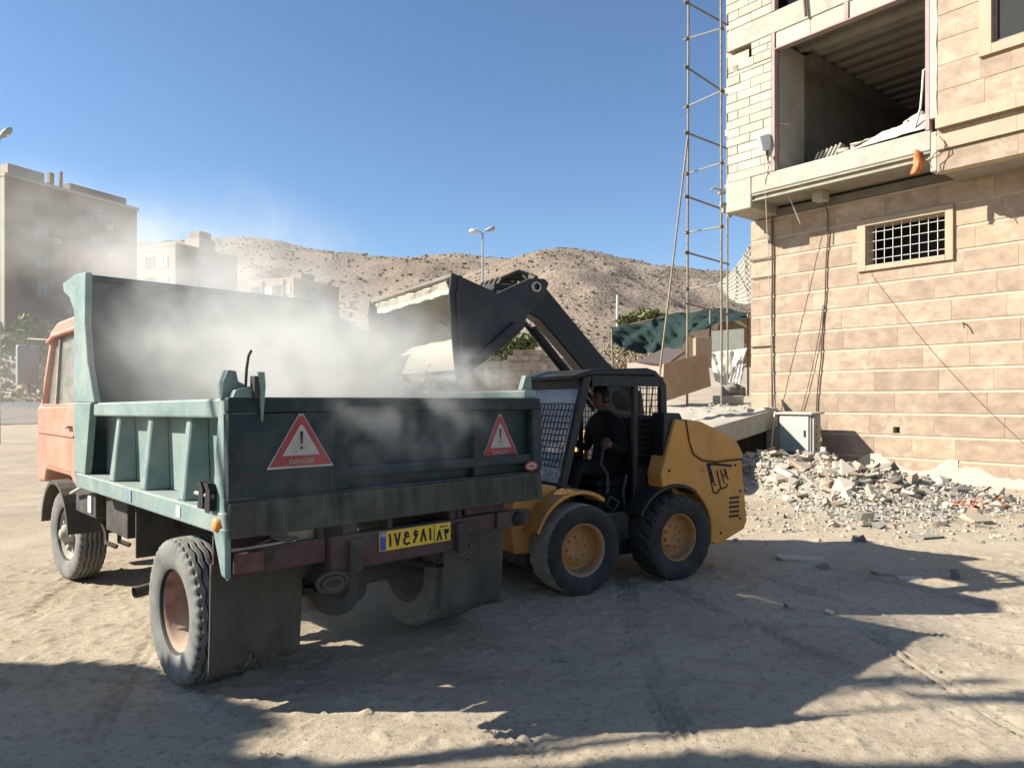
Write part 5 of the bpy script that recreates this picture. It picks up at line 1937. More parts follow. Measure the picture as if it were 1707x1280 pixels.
# warning signs on the tailgate
def warn(r0, r1, z0, z1, y, skew=0.0):
    rm = (r0 + r1) / 2 + skew
    h = z1 - z0

    def tri(k, dz, yy, t, m, nm, par):
        mb = B()
        cz = z0 + h * .36
        p = [(rm + (q[0] - rm) * k, cz + (q[1] - cz) * k + dz) for q in ((r0, z0), (r1, z0), (rm + .012, z1), (rm - .012, z1))]
        mb.prism(p, 'y', yy, yy - t)
        return mb.build(nm, m, par)
    s = tri(1.0, 0, y, .003, 'sign_white', 'warning_sign', tg)
    tri(.93, .004, y - .0035, .002, 'sign_red', 'sign_border', s)
    tri(.56, h * .075, y - .006, .002, 'sign_white', 'sign_field', s)
    w = r1 - r0
    zc = z0 + h * .44
    mb = B()
    mb.prism([(rm - w * .022, zc + h * .23), (rm + w * .022, zc + h * .23), (rm + w * .008, zc), (rm - w * .008, zc)], 'y', y - .0085, y - .0105)
    mb.prism([(rm + w * .02 * math.cos(a), zc - h * .07 + w * .02 * math.sin(a)) for a in np.linspace(0, 2 * math.pi, 9)[:-1]], 'y', y - .0085, y - .0105)
    mb.build('exclamation_mark', 'black', s)
    me = text_mesh('DANGER', h * .125, 'sign_text')
    me.materials.append(M['sign_white'])
    o = put('sign_text', me, s, (rm - TO[0], y - .010 - TO[1], z0 + h * .085), (R(90), 0, 0))
    return s


warn(.17, .545, 1.30, 1.58, -.031, .0)
warn(1.655, 1.99, 1.27, 1.555, .029, -.01)
mb = B()
mb.prism([(2.045 + .062 * math.cos(a), 1.205 + .033 * math.sin(a)) for a in np.linspace(0, 2 * math.pi, 21)[:-1]], 'y', -.036, -.040)
s = mb.build('oval_badge', 'sign_red', tg)
mb = B()
mb.prism([(2.045 + .044 * math.cos(a), 1.205 + .020 * math.sin(a)) for a in np.linspace(0, 2 * math.pi, 21)[:-1]], 'y', -.0405, -.042)
mb.build('badge_field', 'sign_white', s)
mb = B()
mb.prism([(2.045 + .028 * math.cos(a), 1.204 + .009 * math.sin(a)) for a in np.linspace(0, 2 * math.pi, 13)[:-1]], 'y', -.0425, -.044)
mb.build('badge_mark', 'sign_red', s)

# rear bumper, plate, lamps
bmp = B().box(.56, 1.52, .02, .09, .71, .905).build('rear_bumper', 'maroon', truck, .012)
B().box(-.0, .555, .06, .12, .765, .90).build('lamp_board', 'maroon', truck, .010)
B().box(1.525, 2.07, .06, .12, .79, .90).build('lamp_board', 'maroon', truck, .010)
B().box(1.80, 2.10, .03, .058, .80, .905).build('tail_lamp', 'maroon', truck, .008)
B().lathe([(-.02, .002), (-.02, .045), (.0, .05)], (1.98, .03, .85), 'y', 18).build('lamp_lens', 'black', truck)  # black disc stands for the dark hole in this lamp
B().box(.03, .19, .03, .058, .785, .885).build('tail_lamp', 'red_lens', truck, .008)
B().tube([(.0, .03, .765), (.0, .03, .90), (.01, .03, .908), (.36, .03, .915)], .007, 6).build('lamp_guard', 'rim_grey', truck)
B().tube([(.15, .03, .92), (.25, .02, .945), (.37, .02, .93), (.30, .02, .91), (.22, .01, .85), (.21, .02, .72), (.22, .02, .69)], .006, 6).build('loose_wire', 'flap', truck)
mb = B()
mb.tube([(.57 + .09 * math.cos(a), .02, .66 + .05 * math.sin(a)) for a in np.linspace(0, 2 * math.pi, 15)], .013, 6)
mb.tube([(.57 + .06 * math.cos(a), .01, .655 + .03 * math.sin(a)) for a in np.linspace(0, 2 * math.pi, 13)], .012, 6)
mb.build('tow_shackle', 'chassis', truck, kind='stuff')
mb = B()
for k in range(3):
    mb.tube([(1.38 + k * .04, .0, .72), (1.42 + k * .05, -.02, .68 - k * .02), (1.52, .0, .70 - k * .03), (1.56, .02, .74)], .010, 6)
mb.build('wire_bundle', 'chassis', truck, kind='stuff')
for r0 in (.50, .95, 1.45):
    B().box(r0, r0 + .03, .05, .12, .905, .99).build('bumper_bracket', 'chassis', truck)
B().box(.35, .52, .1, .4, .88, .985).build('hinge_block', 'rim_grey', truck, .02)
B().box(1.56, 1.82, .08, .16, .905, .985).build('cross_beam_end', 'maroon', truck, .01)
pl = B().box(.865, 1.385, .008, .019, .783, .898).build('number_plate', 'plate_yellow', truck, .003, 1)
B().box(.868, .905, .004, .0075, .788, .893).build('plate_band', 'plate_blue', pl)
B().box(.872, .900, .0015, .0038, .868, .888).build('plate_flag', 'sign_white', pl)
GL = {'1': [[(.35, 1), (.5, .75), (.55, 0)]], '7': [[(.05, 1), (.5, 0), (.95, 1)]], '8': [[(.05, 0), (.5, 1), (.95, 0)]],
      '6': [[(.85, .9), (.5, 1), (.3, .8), (.45, .62), (.9, .68), (.55, .38), (.2, 0)]],
      '3': [[(.42, 0), (.28, .55), (.1, 1)], [(.2, .72), (.45, .68), (.5, .98)], [(.48, .72), (.75, .66), (.9, 1)]],
      'ain': [[(.78, .82), (.5, 1), (.28, .82), (.45, .62), (.85, .60)], [(.45, .62), (.15, .38), (.2, .08), (.5, -.08), (.95, .02)]]}
mb = B()
x = .920
for gname, w in (('1', .032), ('7', .050), ('ain', .060), ('6', .050), ('8', .050), ('1', .034), (None, .012), ('8', .046), ('3', .046)):
    if gname is None:
        mb.box(x + .004, x + .007, .0045, .0075, .789, .892)
    else:
        hh, z0 = (.066, .808) if x < 1.26 else (.056, .798)
        for st in GL[gname]:
            stroke(mb, [(x + .006 + px * (w - .012), z0 + pz * hh) for px, pz in st], .0115, lambda a, c, d: (a, .0072 - d, c))
    x += w + .009
for px in (1.30, 1.32, 1.345):
    mb.box(px, px + .014, .0045, .0072, .872, .879)
mb.build('plate_characters', 'black', pl, kind='stuff')


# mud flaps with worn lower edges
def flap(r0, r1, zt, f, seed, lab=None):
    g = random.Random(seed)
    n, m = 18, 10
    P = []
    for i in range(n + 1):
        x = r0 + (r1 - r0) * i / n
        zb = .165 + .05 * float(fbm(np.array(i * .6 + seed), np.array(2.), 3, seed)) + (.05 if g.random() < .12 else 0)
        P.append([(x, f + .03 * math.sin(i / n * 3.1) * (j / m) + .03 * (j / m) ** 2, zt + (zb - zt) * j / m) for j in range(m + 1)])
    B().grid(P).build('mud_flap', 'flap', truck, solid=.012)


flap(.03, .55, .79, .33, 1)
flap(1.57, 2.12, .80, .33, 2)
B().box(.035, .55, .30, .315, .79, 1.0).build('flap_hanger', 'maroon', truck)
B().box(1.57, 2.1, .30, .315, .80, 1.0).build('flap_hanger', 'chassis', truck)

# what lies in the box
P = []
for i in range(36):
    row = []
    for j in range(36):
        r, f = .165 + i * (1.87 / 35), .065 + j * (2.52 / 35)
        z = 1.12 + .42 * math.exp(-((r - 1.5) / .6) ** 2 - ((f - 1.3) / .8) ** 2) + .22 * float(fbm(np.array(r * 4), np.array(f * 4), 4, 5))
        if f > 2.2:
            r = min(r, 1.88)
        w = TW(r, f, z)
        row.append(tuple(w))
    P.append(row)
mb = MB(TW(1.05, 1.3, 1.1))
mb.grid(P, False)
o = mb.build('rubble_load', 'rock_b')
o.location = TW(1.05, 1.3, 1.1)
tag(o, 'pale rubble and dust heaped inside the truck box', 'rubble load')


# ================================================================== SKID STEER LOADER (x: from its near wheel face, d: forward, z up)
LA = math.atan2(.858, -.513)
LRv, LFv = Vector((math.cos(LA), math.sin(LA), 0)), Vector((-math.sin(LA), math.cos(LA), 0))
LP = Vector((.615, 6.175, 0))
LO = (.85, -.55, 0)


def LW(x, d, z):
    return LP + LRv * x + LFv * d + Vector((0, 0, z))


loader = thing('skid_steer_loader', 'yellow skid steer loader with black cab emptying its raised bucket', 'loader', LW(*LO), LA)


def K():
    return MB(LO)


TW_ = tyre_mesh('tyre', .31, .385, .215, 'worn', 'tyre_dark')
TW_.materials.clear()
TW_.materials.append(M['tyre_grey'])
TW_.materials.append(M['tyre_dark'])
for p in TW_.polygons:
    if abs(p.normal.x) > .75:
        p.material_index = 1
TL_ = tyre_mesh('tyre', .31, .392, .215, 'lug', 'tyre_dark')
mb = MB()
mb.lathe([(-.115, .226), (-.12, .216), (-.112, .205), (-.06, .195), (-.02, .185), (-.012, .165), (-.018, .15), (-.035, .13), (-.035, .06), (-.03, .05), (-.03, .002)], (0, 0, 0), 'x', 48)
mb.lathe([(.0, .002), (.0, .19), (.1, .21), (.115, .226)], (0, 0, 0), 'x', 48)
RM = mb.mesh('wheel')
RM.materials.append(M['rim_yellow'])
mb = MB()
for k in range(8):
    a = (k + .5) * math.pi / 4
    c = Vector((0, math.cos(a) * .098, math.sin(a) * .098))
    mb.tube([c + Vector((-.052, 0, 0)), c + Vector((-.03, 0, 0))], .014, 6)
HB = mb.mesh('wheel_nuts')
HB.materials.append(M['rim_rust'])
for x, d, ty, flip in ((.15, 0, TW_, 0), (.15, -1.10, TL_, 0), (1.55, 0, TL_, 1), (1.55, -1.10, TL_, 1)):
    w = put('wheel', RM, loader, (x - LO[0], d - LO[1], .383), (d * 3 + .3, 0, math.pi if flip else 0))
    put('tyre', ty, w)
    put('wheel_nuts', HB, w)['kind'] = 'stuff'

# chassis and tub
K().box(.30, 1.40, -1.62, .40, .22, .62).build('chassis', 'loader_black', loader, .015)
K().prism([(.08, .33), (.52, .35), (.56, .60), (.52, .90), (.30, .94), (.08, .90)], 'x', .29, 1.41).build('front_frame', 'yellow', loader, .02)
K().lathe([(.0, .055), (.012, .06), (.012, .002)], (.36, .555, .67), 'y', 18).build('hole_shade_disc', 'black', loader)  # flat black disc stands for the dark of a round hole
mb = K()
out = [(.47 * math.cos(a), .383 + .50 * math.sin(a)) for a in np.linspace(R(20), R(125), 14)]
inn = [(.44 * math.cos(a), .383 + .465 * math.sin(a)) for a in np.linspace(R(125), R(20), 14)]
mb.prism(out + inn, 'x', .06, .30)
mb.build('front_fender', 'yellow', loader, .006, 1)
mb = K()
out = [(-1.10 + .49 * math.cos(a), .383 + .49 * math.sin(a)) for a in np.linspace(R(28), R(125), 14)]
inn = [(-1.10 + .455 * math.cos(a), .383 + .455 * math.sin(a)) for a in np.linspace(R(125), R(28), 14)]
mb.prism(out + inn, 'x', .07, .30)
mb.build('rear_fender', 'loader_black', loader, .006, 1)
K().box(.285, .305, -.72, -.30, .36, .62).build('sill_plate', 'chassis', loader, .01)

# engine body
arch = [(-1.10 + .475 * math.cos(a), .383 + .475 * math.sin(a)) for a in np.linspace(R(192), R(72), 18)]
body = [(-1.11, 1.475), (-1.43, 1.435), (-1.70, 1.335), (-1.92, 1.225), (-1.985, 1.13), (-2.07, .45), (-2.03, .37), (-1.66, .245)] + arch + [(-.93, .97)]
mb = K()
mb.prism(body, 'x', .085, .283)
mb.prism(body, 'x', 1.335, 1.615)
mb.prism([(-1.26, 1.46), (-1.43, 1.433), (-1.70, 1.333), (-1.92, 1.223), (-1.983, 1.13), (-2.068, .45), (-2.028, .37), (-1.66, .25), (-1.26, .30)], 'x', .284, 1.334)
mb.build('engine_body', 'yellow', loader, .012)
for x0, x1 in ((.076, .0845),):
    for k in range(5):
        K().box(x0, x1, -1.95, -1.82, .50 + k * .045, .522 + k * .045).build('vent_slat', 'loader_black', loader)
    for d, z in ((-1.90, 1.01), (-1.97, .75), (-1.97, .48), (-1.70, .36), (-1.03, 1.0)):
        K().lathe([(-.006, .002), (-.006, .012), (.002, .014)], (.0835, d, z), 'x', 8).build('bolt', 'loader_black', loader)
K().box(.35, 1.27, -1.215, -1.195, .6, 1.5).build('cab_dark_panel', 'loader_black', loader)  # black panel added so the cab interior looks dark
lid = [(-1.225, 1.473), (-1.43, 1.447), (-1.70, 1.347), (-1.925, 1.236), (-1.997, 1.13), (-2.0, 1.075), (-1.62, 1.062), (-1.44, 1.085), (-1.32, 1.15), (-1.265, 1.27)]
K().prism(lid, 'x', .076, 1.624).build('engine_lid', 'yellow', loader, .012)
seam = [(-1.235, 1.46), (-1.275, 1.27), (-1.33, 1.142), (-1.445, 1.075), (-1.62, 1.052), (-2.0, 1.066)]
mb = K()
mb.tube([(.0795, a, b) for a, b in seam], .0075, 6)
mb.build('lid_seam', 'black', loader)
K().box(.4, 1.3, -2.10, -2.03, .55, 1.05).build('rear_grille', 'loader_black', loader, .02)
K().prism([(-.98, .85), (-1.22, .98), (-1.25, 1.45), (-1.20, 1.53), (-1.0, 1.53)], 'x', .12, .29).build('rear_tower', 'loader_black', loader, .012)
K().prism([(-.98, .85), (-1.30, .95), (-1.75, 1.30), (-1.70, 1.75), (-1.45, 1.85), (-1.1, 1.6)], 'x', 1.24, 1.60).build('boom_tower', 'loader_black', loader, .012)


def lpx(u, v):
    return (-1.53 - (u - 1178) * .00794, 1.04 - (v - 772) * .0061)


def zl(x, y):
    return lpx(1140 + x / 9.14, 690 + y / 9.14)


mb = K()
for pts, w in (([(335, 755), (480, 765), (705, 800)], .024), ([(350, 770), (385, 900), (410, 1000)], .045), ([(385, 980), (425, 1165), (470, 1185), (545, 1120), (480, 860)], .016), ([(430, 1000), (440, 1065), (465, 1060)], .012),
               ([(540, 850), (600, 1050)], .014), ([(585, 925), (635, 900), (610, 840)], .012), ([(600, 850), (660, 1000)], .013), ([(600, 955), (640, 950)], .012), ([(565, 1125), (630, 1105), (650, 1060)], .014)):
    stroke(mb, [zl(*p) for p in pts], w, lambda a, c, d: (.0845 - d, a, c))
mb.build('logo', 'black', loader, kind='stuff')

# cab
X0, X1 = .29, 1.20
cabm = 'loader_black'
roof = [(-.10, 1.872), (-.30, 1.93), (-.95, 1.955), (-1.06, 1.93), (-1.14, 1.86), (-1.19, 1.80), (-1.13, 1.79), (-1.02, 1.885), (-.30, 1.875), (-.10, 1.835)]
K().prism(roof, 'x', X0, X1).build('cab_roof', cabm, loader, .015)
for x0 in (X0, X1 - .05):
    K().hull8([(x0, -.02, .88), (x0 + .05, -.02, .88), (x0 + .05, .06, .88), (x0, .06, .88), (x0, -.30, 1.875), (x0 + .05, -.30, 1.875), (x0 + .05, -.20, 1.855), (x0, -.20, 1.855)]).build('front_pillar', cabm, loader, .008, 1)
    K().hull8([(x0, -1.22, 1.0), (x0 + .05, -1.22, 1.0), (x0 + .05, -1.14, 1.0), (x0, -1.14, 1.0), (x0, -1.19, 1.81), (x0 + .05, -1.19, 1.81), (x0 + .05, -1.11, 1.84), (x0, -1.11, 1.84)]).build('rear_pillar', cabm, loader, .008, 1)
    K().box(x0, x0 + .05, -.84, -.78, .55, 1.88).build('door_post', cabm, loader, .008, 1)
    K().box(x0 + .004, x0 + .046, -1.15, -.30, 1.78, 1.874).build('roof_rail', cabm, loader)
    K().box(x0 + .002, x0 + .048, -1.17, -.84, .70, 1.02).build('cab_side_panel', cabm, loader)
    K().hull8([(x0 + .004, -.06, .60), (x0 + .046, -.06, .60), (x0 + .046, .05, .60), (x0 + .004, .05, .60), (x0 + .004, -.06, .90), (x0 + .046, -.06, .90), (x0 + .046, .05, .90), (x0 + .004, .05, .90)]).build('foot_post', cabm, loader)
K().box(X0 + .051, X1 - .051, -1.17, .05, .55, .60).build('cab_floor', cabm, loader)
K().box(X0 + .051, X1 - .051, .02, .05, .61, .92).build('front_panel', cabm, loader)
K().box(X0 + .051, X1 - .051, -1.19, -1.15, .70, 1.15).build('rear_panel', cabm, loader)
K().box(X1 - .045, X1 - .01, -.78, -.02, .6, 1.12).build('cab_side_panel', cabm, loader)


def grille(xs, fn, m, name='mesh_grille'):
    mb = K()
    for a, b in xs:
        mb.tube([fn(*a), fn(*b)], .0045, 4, False)
    return mb.build(name, m, loader, kind='stuff')


# side and far-side mesh
for x in (X0 + .025, X1 - .025):
    L_ = []
    for k in range(1, 8):
        y = -.84 - (.30 * k / 8)
        L_.append(((y, 1.02), (y + .0, 1.82)))
    for k in range(1, 14):
        z = 1.02 + .8 * k / 14
        L_.append(((-.84, z), (-1.16, z)))
    grille(L_, lambda a, z, x=x: (x, a, z), 'loader_black')
L_ = []
for k in range(1, 14):
    y = -.10 - .68 * k / 14
    L_.append(((y, 1.12), (y, 1.86)))
for k in range(1, 13):
    L_.append(((-.08, 1.12 + .74 * k / 13), (-.78, 1.12 + .74 * k / 13)))
grille(L_, lambda a, z: (X1 - .02, a, z), 'loader_black')


def scr(s, k, e=0.0):
    """front screen: s across 0..1, k up 0..1"""
    return (X0 + .05 + (X1 - X0 - .1) * s, .045 - .27 * k + e, .92 + .93 * k)


mb = K()
q = [scr(0, 0), scr(1, 0), scr(1, 1), scr(0, 1)]
mb.hull8([q[0], q[1], q[2], q[3]] + [(a, b + .006, c) for a, b, c in q])
fs = mb.build('front_screen', 'screen', loader)
L_ = [((k / 14, .15), (k / 14, .75)) for k in range(15)] + [((0, .15 + .60 * k / 10), (1, .15 + .60 * k / 10)) for k in range(11)]
grille(L_, lambda a, b: scr(a, b, .03), 'loader_black')
mb = K()
g = random.Random(6)
for i in range(6):                                          # white scrawl at the foot of the screen
    s0 = .02 + i * .045
    pts = [(s0 + .05 * math.sin(t * 2.1 + i), .035 + .02 * t + .02 * math.sin(t * 3 + i)) for t in np.linspace(0, 3.2, 7)]
    mb.tube([scr(a, b, .012) for a, b in pts], .004, 5)
mb.build('white_scrawl', 'mark_white', loader, kind='stuff')
K().box(X0 + .05, X1 - .05, -.23, -.19, 1.70, 1.835).build('sun_visor', cabm, loader)

# seat, levers
K().box(.50, 1.0, -.98, -.52, .82, .90).build('seat', 'black', loader, .03)
K().hull8([(.50, -1.04, .88), (1.0, -1.04, .88), (1.0, -.94, .88), (.50, -.94, .88), (.53, -1.12, 1.48), (.97, -1.12, 1.48), (.97, -1.04, 1.48), (.53, -1.04, 1.48)]).build('seat_back', 'black', loader, .03)
K().box(.52, .98, -1.0, -.54, .61, .81).build('seat_box', 'black', loader)
for x in (.46, 1.04):
    lv = K().tube([(x, -.60, .78), (x, -.60, .95), (x, -.52, 1.06), (x, -.56, 1.20)], [.024, .020, .016, .014], 8).build('control_lever', 'boom', loader)
    K().lathe([(-.05, .002), (-.05, .020), (.05, .022), (.06, .002)], (x, -.565, 1.235), 'z', 10).build('lever_grip', 'black', lv)
K().tube([(.36, -.66, .70), (.36, -.60, .62), (.37, -.52, .68), (.37, -.56, .76), (.36, -.66, .70)], .013, 6).build('hose', 'boom', loader)
K().tube([(.36, -.75, .95), (.35, -.70, .8), (.36, -.74, .62)], .016, 6).build('hose', 'boom', loader)
K().box(.62, .9, -.26, -.12, 1.08, 1.14).build('instrument_box', 'boom', loader, .01)
K().tube([(X0 + .02, -.05, 1.13), (.45, -.15, 1.13), (.62, -.2, 1.12)], .02, 8).build('grab_bar', 'galv', loader)

# boom on the far side, drop arm and bucket
boom = [(-1.72, 1.72), (-1.70, 1.50), (-1.35, 1.53), (-.78, 2.08), (-.37, 2.46), (-.18, 2.54), (-.13, 2.62), (-.20, 2.80), (-.38, 2.84), (-.46, 2.77), (-1.2, 2.08), (-1.55, 1.82)]
K().prism(boom, 'x', 1.24, 1.42).build('boom', 'loader_black', loader, .015)
for dx, e in ((1.19, 0), (1.14, .08)):
    K().tube([(dx, -.14 - e, 2.42 - e * .6), (dx, -.58 - e, 1.97 - e * .6), (dx, -1.0 - e, 1.55)], .026, 8).build('lift_cylinder', 'boom', loader)
    K().tube([(dx + .035, -.14 - e, 2.43 - e * .6), (dx + .035, -1.0 - e, 1.57)], .008, 6).build('hydraulic_pipe', 'galv', loader)
K().tube([(1.33, -.22, 2.66), (.90, .05, 2.62), (.34, .36, 2.50)], .085, 14).build('cross_tube', 'boom', loader)
arm = [(.20, 2.70), (.16, 2.66), (.22, 2.54), (.44, 2.31), (.52, 2.29), (.74, 2.40), (.70, 2.53), (.36, 2.69)]
for x in (.30, 1.30):
    ar = K().prism(arm, 'x', x, x + .06).build('drop_arm', 'boom', loader, .010)
    K().lathe([(-.02, .03), (-.02, .045), (.075, .045), (.075, .03)], (x, .30, 2.62), 'x', 18).build('pivot_pin', 'galv', ar)
mb = K()
for k in range(5):
    x = .55 + k * .09
    mb.tube([(x, .05, 2.62), (x + .03, .12, 2.76 + .02 * (k % 2)), (x, .32, 2.79 - .01 * k), (x + .02, .48, 2.72), (x, .58, 2.58)], .02, 6)
mb.tube([(.40, .24, 2.70), (.70, .20, 2.80), (1.15, .1, 2.74)], .03, 8)
mb.build('hose_bundle', 'chassis', loader, kind='stuff')
K().box(.5, 1.1, .25, .60, 2.60, 2.66).build('hitch_plate', 'boom', loader, .01)

BWD = 1.75
prof = [(1.258, 2.605), (.86, 2.475), (.655, 2.40), (.60, 2.32), (.62, 2.24), (.70, 2.16), (1.215, 1.79)]
ip = [(1.252, 2.585), (.865, 2.457), (.668, 2.385), (.622, 2.315), (.638, 2.25), (.712, 2.176), (1.225, 1.805)]
mb = K()
for i in range(len(prof) - 1):
    a, b, c, d = prof[i], prof[i + 1], ip[i + 1], ip[i]
    mb.hull8([(0.0, *a), (0.0, *b), (0.0, *c), (0.0, *d), (BWD, *a), (BWD, *b), (BWD, *c), (BWD, *d)])
bucket = mb.build('bucket', 'bucket_in', loader)
side = [(1.258, 2.612), (1.278, 2.46), (1.262, 2.20), (1.238, 1.97), (1.215, 1.79), (1.19, 1.80), (.695, 2.15), (.61, 2.235), (.592, 2.32), (.648, 2.41), (.86, 2.485)]
for x0 in (-.022, BWD + .002):
    s = K().prism(side, 'x', x0, x0 + .020).build('bucket_side', 'boom', bucket, .003, 1)
K().prism([(1.20, 2.60), (1.225, 2.45), (1.215, 2.2), (1.19, 1.99), (1.165, 1.98), (1.185, 2.2), (1.195, 2.45), (1.17, 2.585)], 'x', -.034, -.0225).build('side_rib', 'boom', bucket)
K().beam((-.030, 1.16, 1.90), (-.030, .72, 2.26), .015, .055, (1, 0, 0)).build('side_rib', 'loader_black', bucket)
K().box(.0, BWD, 1.19, 1.29, 1.755, 1.787).build('cutting_edge', 'bucket_in', bucket)
# torn lip of packed dirt inside the bucket
P = []
for i in range(30):
    x = .04 + (BWD - .08) * i / 29
    row = []
    for j in range(8):
        k = j / 7
        z = 2.20 - .34 * k + .09 * (1 - abs(2 * k - 1)) * (.5 + float(fbm(np.array(i * .3), np.array(j * .5), 3, 2)))
        row.append((x, .68 + .52 * k, z + .02))
    P.append(row)
mb = MB()
mb.v = []
for row in P:
    pass
b0 = LW(.9, .9, 2.0)
mb = MB(b0)
mb.grid([[tuple(LW(*q)) for q in row] for row in P], False)
o = mb.build('dirt_load', 'rock_b')
o.location = b0
tag(o, 'pale dirt sliding out of the raised loader bucket', 'dirt load')
mb = K()
mb.grid([[(.10 + (BWD - .2) * i / 24, 1.235 - .03 * math.sin(j), 2.575 - .045 * j - .03 * float(fbm(np.array(i * .6), np.array(j * 1.), 3, 8))) for j in range(3)] for i in range(25)], False)
mb.build('caked_dirt', 'rock_b', bucket, solid=.03)

# ------------------------------------------------------------------ operator (skin modifier body)
def skin_body(name, joints, edges, radii, m, parent=None, sub=2, loc=None):
    me = bpy.data.meshes.new(name)
    me.from_pydata(joints, edges, [])
    o = bpy.data.objects.new(name, me)
    COL.objects.link(o)
    md = o.modifiers.new('skin', 'SKIN')
    md.use_smooth_shade = True
    sv = me.skin_vertices[0].data if len(me.skin_vertices) else None
    if sv is None:
        bm = bmesh.new()
        bm.from_mesh(me)
        bm.verts.layers.skin.verify()
        bm.to_mesh(me)
        bm.free()
        sv = me.skin_vertices[0].data
    for i, r in enumerate(radii):
        sv[i].radius = r if isinstance(r, tuple) else (r, r)
        sv[i].use_root = (i == 0)
    s = o.modifiers.new('sub', 'SUBSURF')
    s.levels = sub
    s.render_levels = sub
    me.materials.append(M[m])
    if parent:
        o.parent = parent
    return o


OX = .75
oper = thing('person', 'loader operator in dark work clothes sitting in the cab with one hand on a lever', 'person', LW(OX, -.76, .90), LA)


def pj(x, d, z):                                            # loader coordinates -> operator coordinates
    return (x - OX, d + .76, z - .90)


J = [pj(OX, -.80, .98), pj(OX, -.84, 1.15), pj(OX, -.82, 1.34), pj(OX, -.80, 1.47), pj(OX, -.78, 1.54),
     pj(.56, -.80, 1.42), pj(.45, -.80, 1.16), pj(.455, -.62, 1.235),
     pj(.94, -.80, 1.42), pj(1.05, -.80, 1.16), pj(1.04, -.62, 1.235),
     pj(.65, -.74, .97), pj(.60, -.36, 1.02), pj(.60, -.24, .68), pj(.60, -.12, .65),
     pj(.85, -.74, .97), pj(.90, -.36, 1.02), pj(.90, -.24, .68), pj(.90, -.12, .65)]
E_ = [(0, 1), (1, 2), (2, 3), (3, 4), (3, 5), (5, 6), (6, 7), (3, 8), (8, 9), (9, 10), (0, 11), (11, 12), (12, 13), (13, 14), (0, 15), (15, 16), (16, 17), (17, 18)]
Rr = [(.17, .12), (.165, .115), (.185, .12), (.13, .09), .055, .075, .055, .038, .075, .055, .038, .10, .072, .05, .042, .10, .072, .05, .042]
skin_body('body', J, E_, Rr, 'cloth_dark', oper)
# head
mb = MB()
hc = Vector(pj(OX, -.75, 1.665))
n1, n2 = 22, 26
P = []
for i in range(n1 + 1):
    th = math.pi * i / n1
    row = []
    for j in range(n2 + 1):
        ph = 2 * math.pi * j / n2
        v = Vector((math.sin(th) * math.sin(ph), math.sin(th) * math.cos(ph), math.cos(th)))
        x, y, z = v.x * .076, v.y * .098, v.z * .122
        if z < 0:
            x *= 1 + z * 2.2
            if y < 0:
                y *= 1 + z * 2.5
        if y > 0:
            if abs(x) < .018 and -.045 < z < .02:
                y += .022 * (1 - abs(x) / .018) * (1 - abs(z + .02) / .035 if abs(z + .02) < .035 else 0)
            if .012 < abs(x) < .045 and .0 < z < .03:
                y -= .010
            if abs(x) < .03 and -.07 < z < -.052:
                y += .006
        row.append((hc.x + x, hc.y + y, hc.z + z))
    P.append(row)
mb.grid(P)
mb.build('head', 'skin', oper)
mb = MB()
for sx in (-1, 1):
    mb.blob((hc.x + sx * .078, hc.y - .01, hc.z - .005), (.012, .022, .034), 3, .05)
mb.build('ears', 'skin', oper, kind='stuff')
for sx in (-1, 1):
    MB().blob((hc.x + sx * .029, hc.y + .083, hc.z + .014), (.013, .008, .008), 1, 0).build('eye', 'hair', oper)
MB().tube([(hc.x - .024, hc.y + .089, hc.z - .062), (hc.x, hc.y + .093, hc.z - .060), (hc.x + .024, hc.y + .089, hc.z - .062)], .005, 6).build('mouth', 'rebar', oper)
mb = MB()
g = random.Random(3)
P = []
for i in range(13):
    th = math.pi * .60 * i / 12
    row = []
    for j in range(27):
        ph = 2 * math.pi * j / 26
        lim = 1.0
        v = Vector((math.sin(th) * math.sin(ph), math.sin(th) * math.cos(ph), math.cos(th)))
        cut = .55 if v.y > .45 else 1
        tt = th * cut
        v = Vector((math.sin(tt) * math.sin(ph), math.sin(tt) * math.cos(ph), math.cos(tt)))
        k = 1.09 + .02 * math.sin(j * 3 + i)
        row.append((hc.x + v.x * .077 * k, hc.y - .004 + v.y * .098 * k, hc.z + v.z * .122 * k))
    P.append(row)
mb.grid(P)
mb.build('hair', 'hair', oper, solid=.006)


def hand(px, sgn):
    """fist closed on the lever grip at px (operator coordinates)"""
    c = Vector(px)
    g_ = Vector((0, .055, 0))
    grip = c + g_
    palm = [tuple(c + Vector((0, -.035, -.005))), tuple(c + Vector((sgn * .012, .015, 0))), tuple(c + Vector((sgn * .022, .040, .012)))]
    skin_body('palm', palm, [(0, 1), (1, 2)], [(.026, .034), (.020, .042), (.014, .036)], 'skin', oper)
    for k in range(4):
        z = .030 - .021 * k
        r0 = .030
        ln = (1.0, 1.08, 1.0, .85)[k]
        pts = []
        for a in (200, 120, 45, -30, -95):
            a = R(a)
            pts.append(tuple(grip + Vector((sgn * -r0 * math.cos(a) * 1.0 * ln, r0 * math.sin(a) * ln, z))))
        skin_body('finger', pts, [(i, i + 1) for i in range(4)], [.0105, .010, .0095, .009, .008], 'skin', oper, 1)
    th = [tuple(c + Vector((sgn * .0, .0, .035))), tuple(grip + Vector((sgn * .005, -.032, .052))), tuple(grip + Vector((-sgn * .022, -.008, .055))), tuple(grip + Vector((-sgn * .030, .016, .046)))]
    skin_body('thumb', th, [(0, 1), (1, 2), (2, 3)], [.013, .012, .011, .009], 'skin', oper, 1)


hand(pj(.455, -.625, 1.235), -1)
hand(pj(1.045, -.625, 1.235), 1)


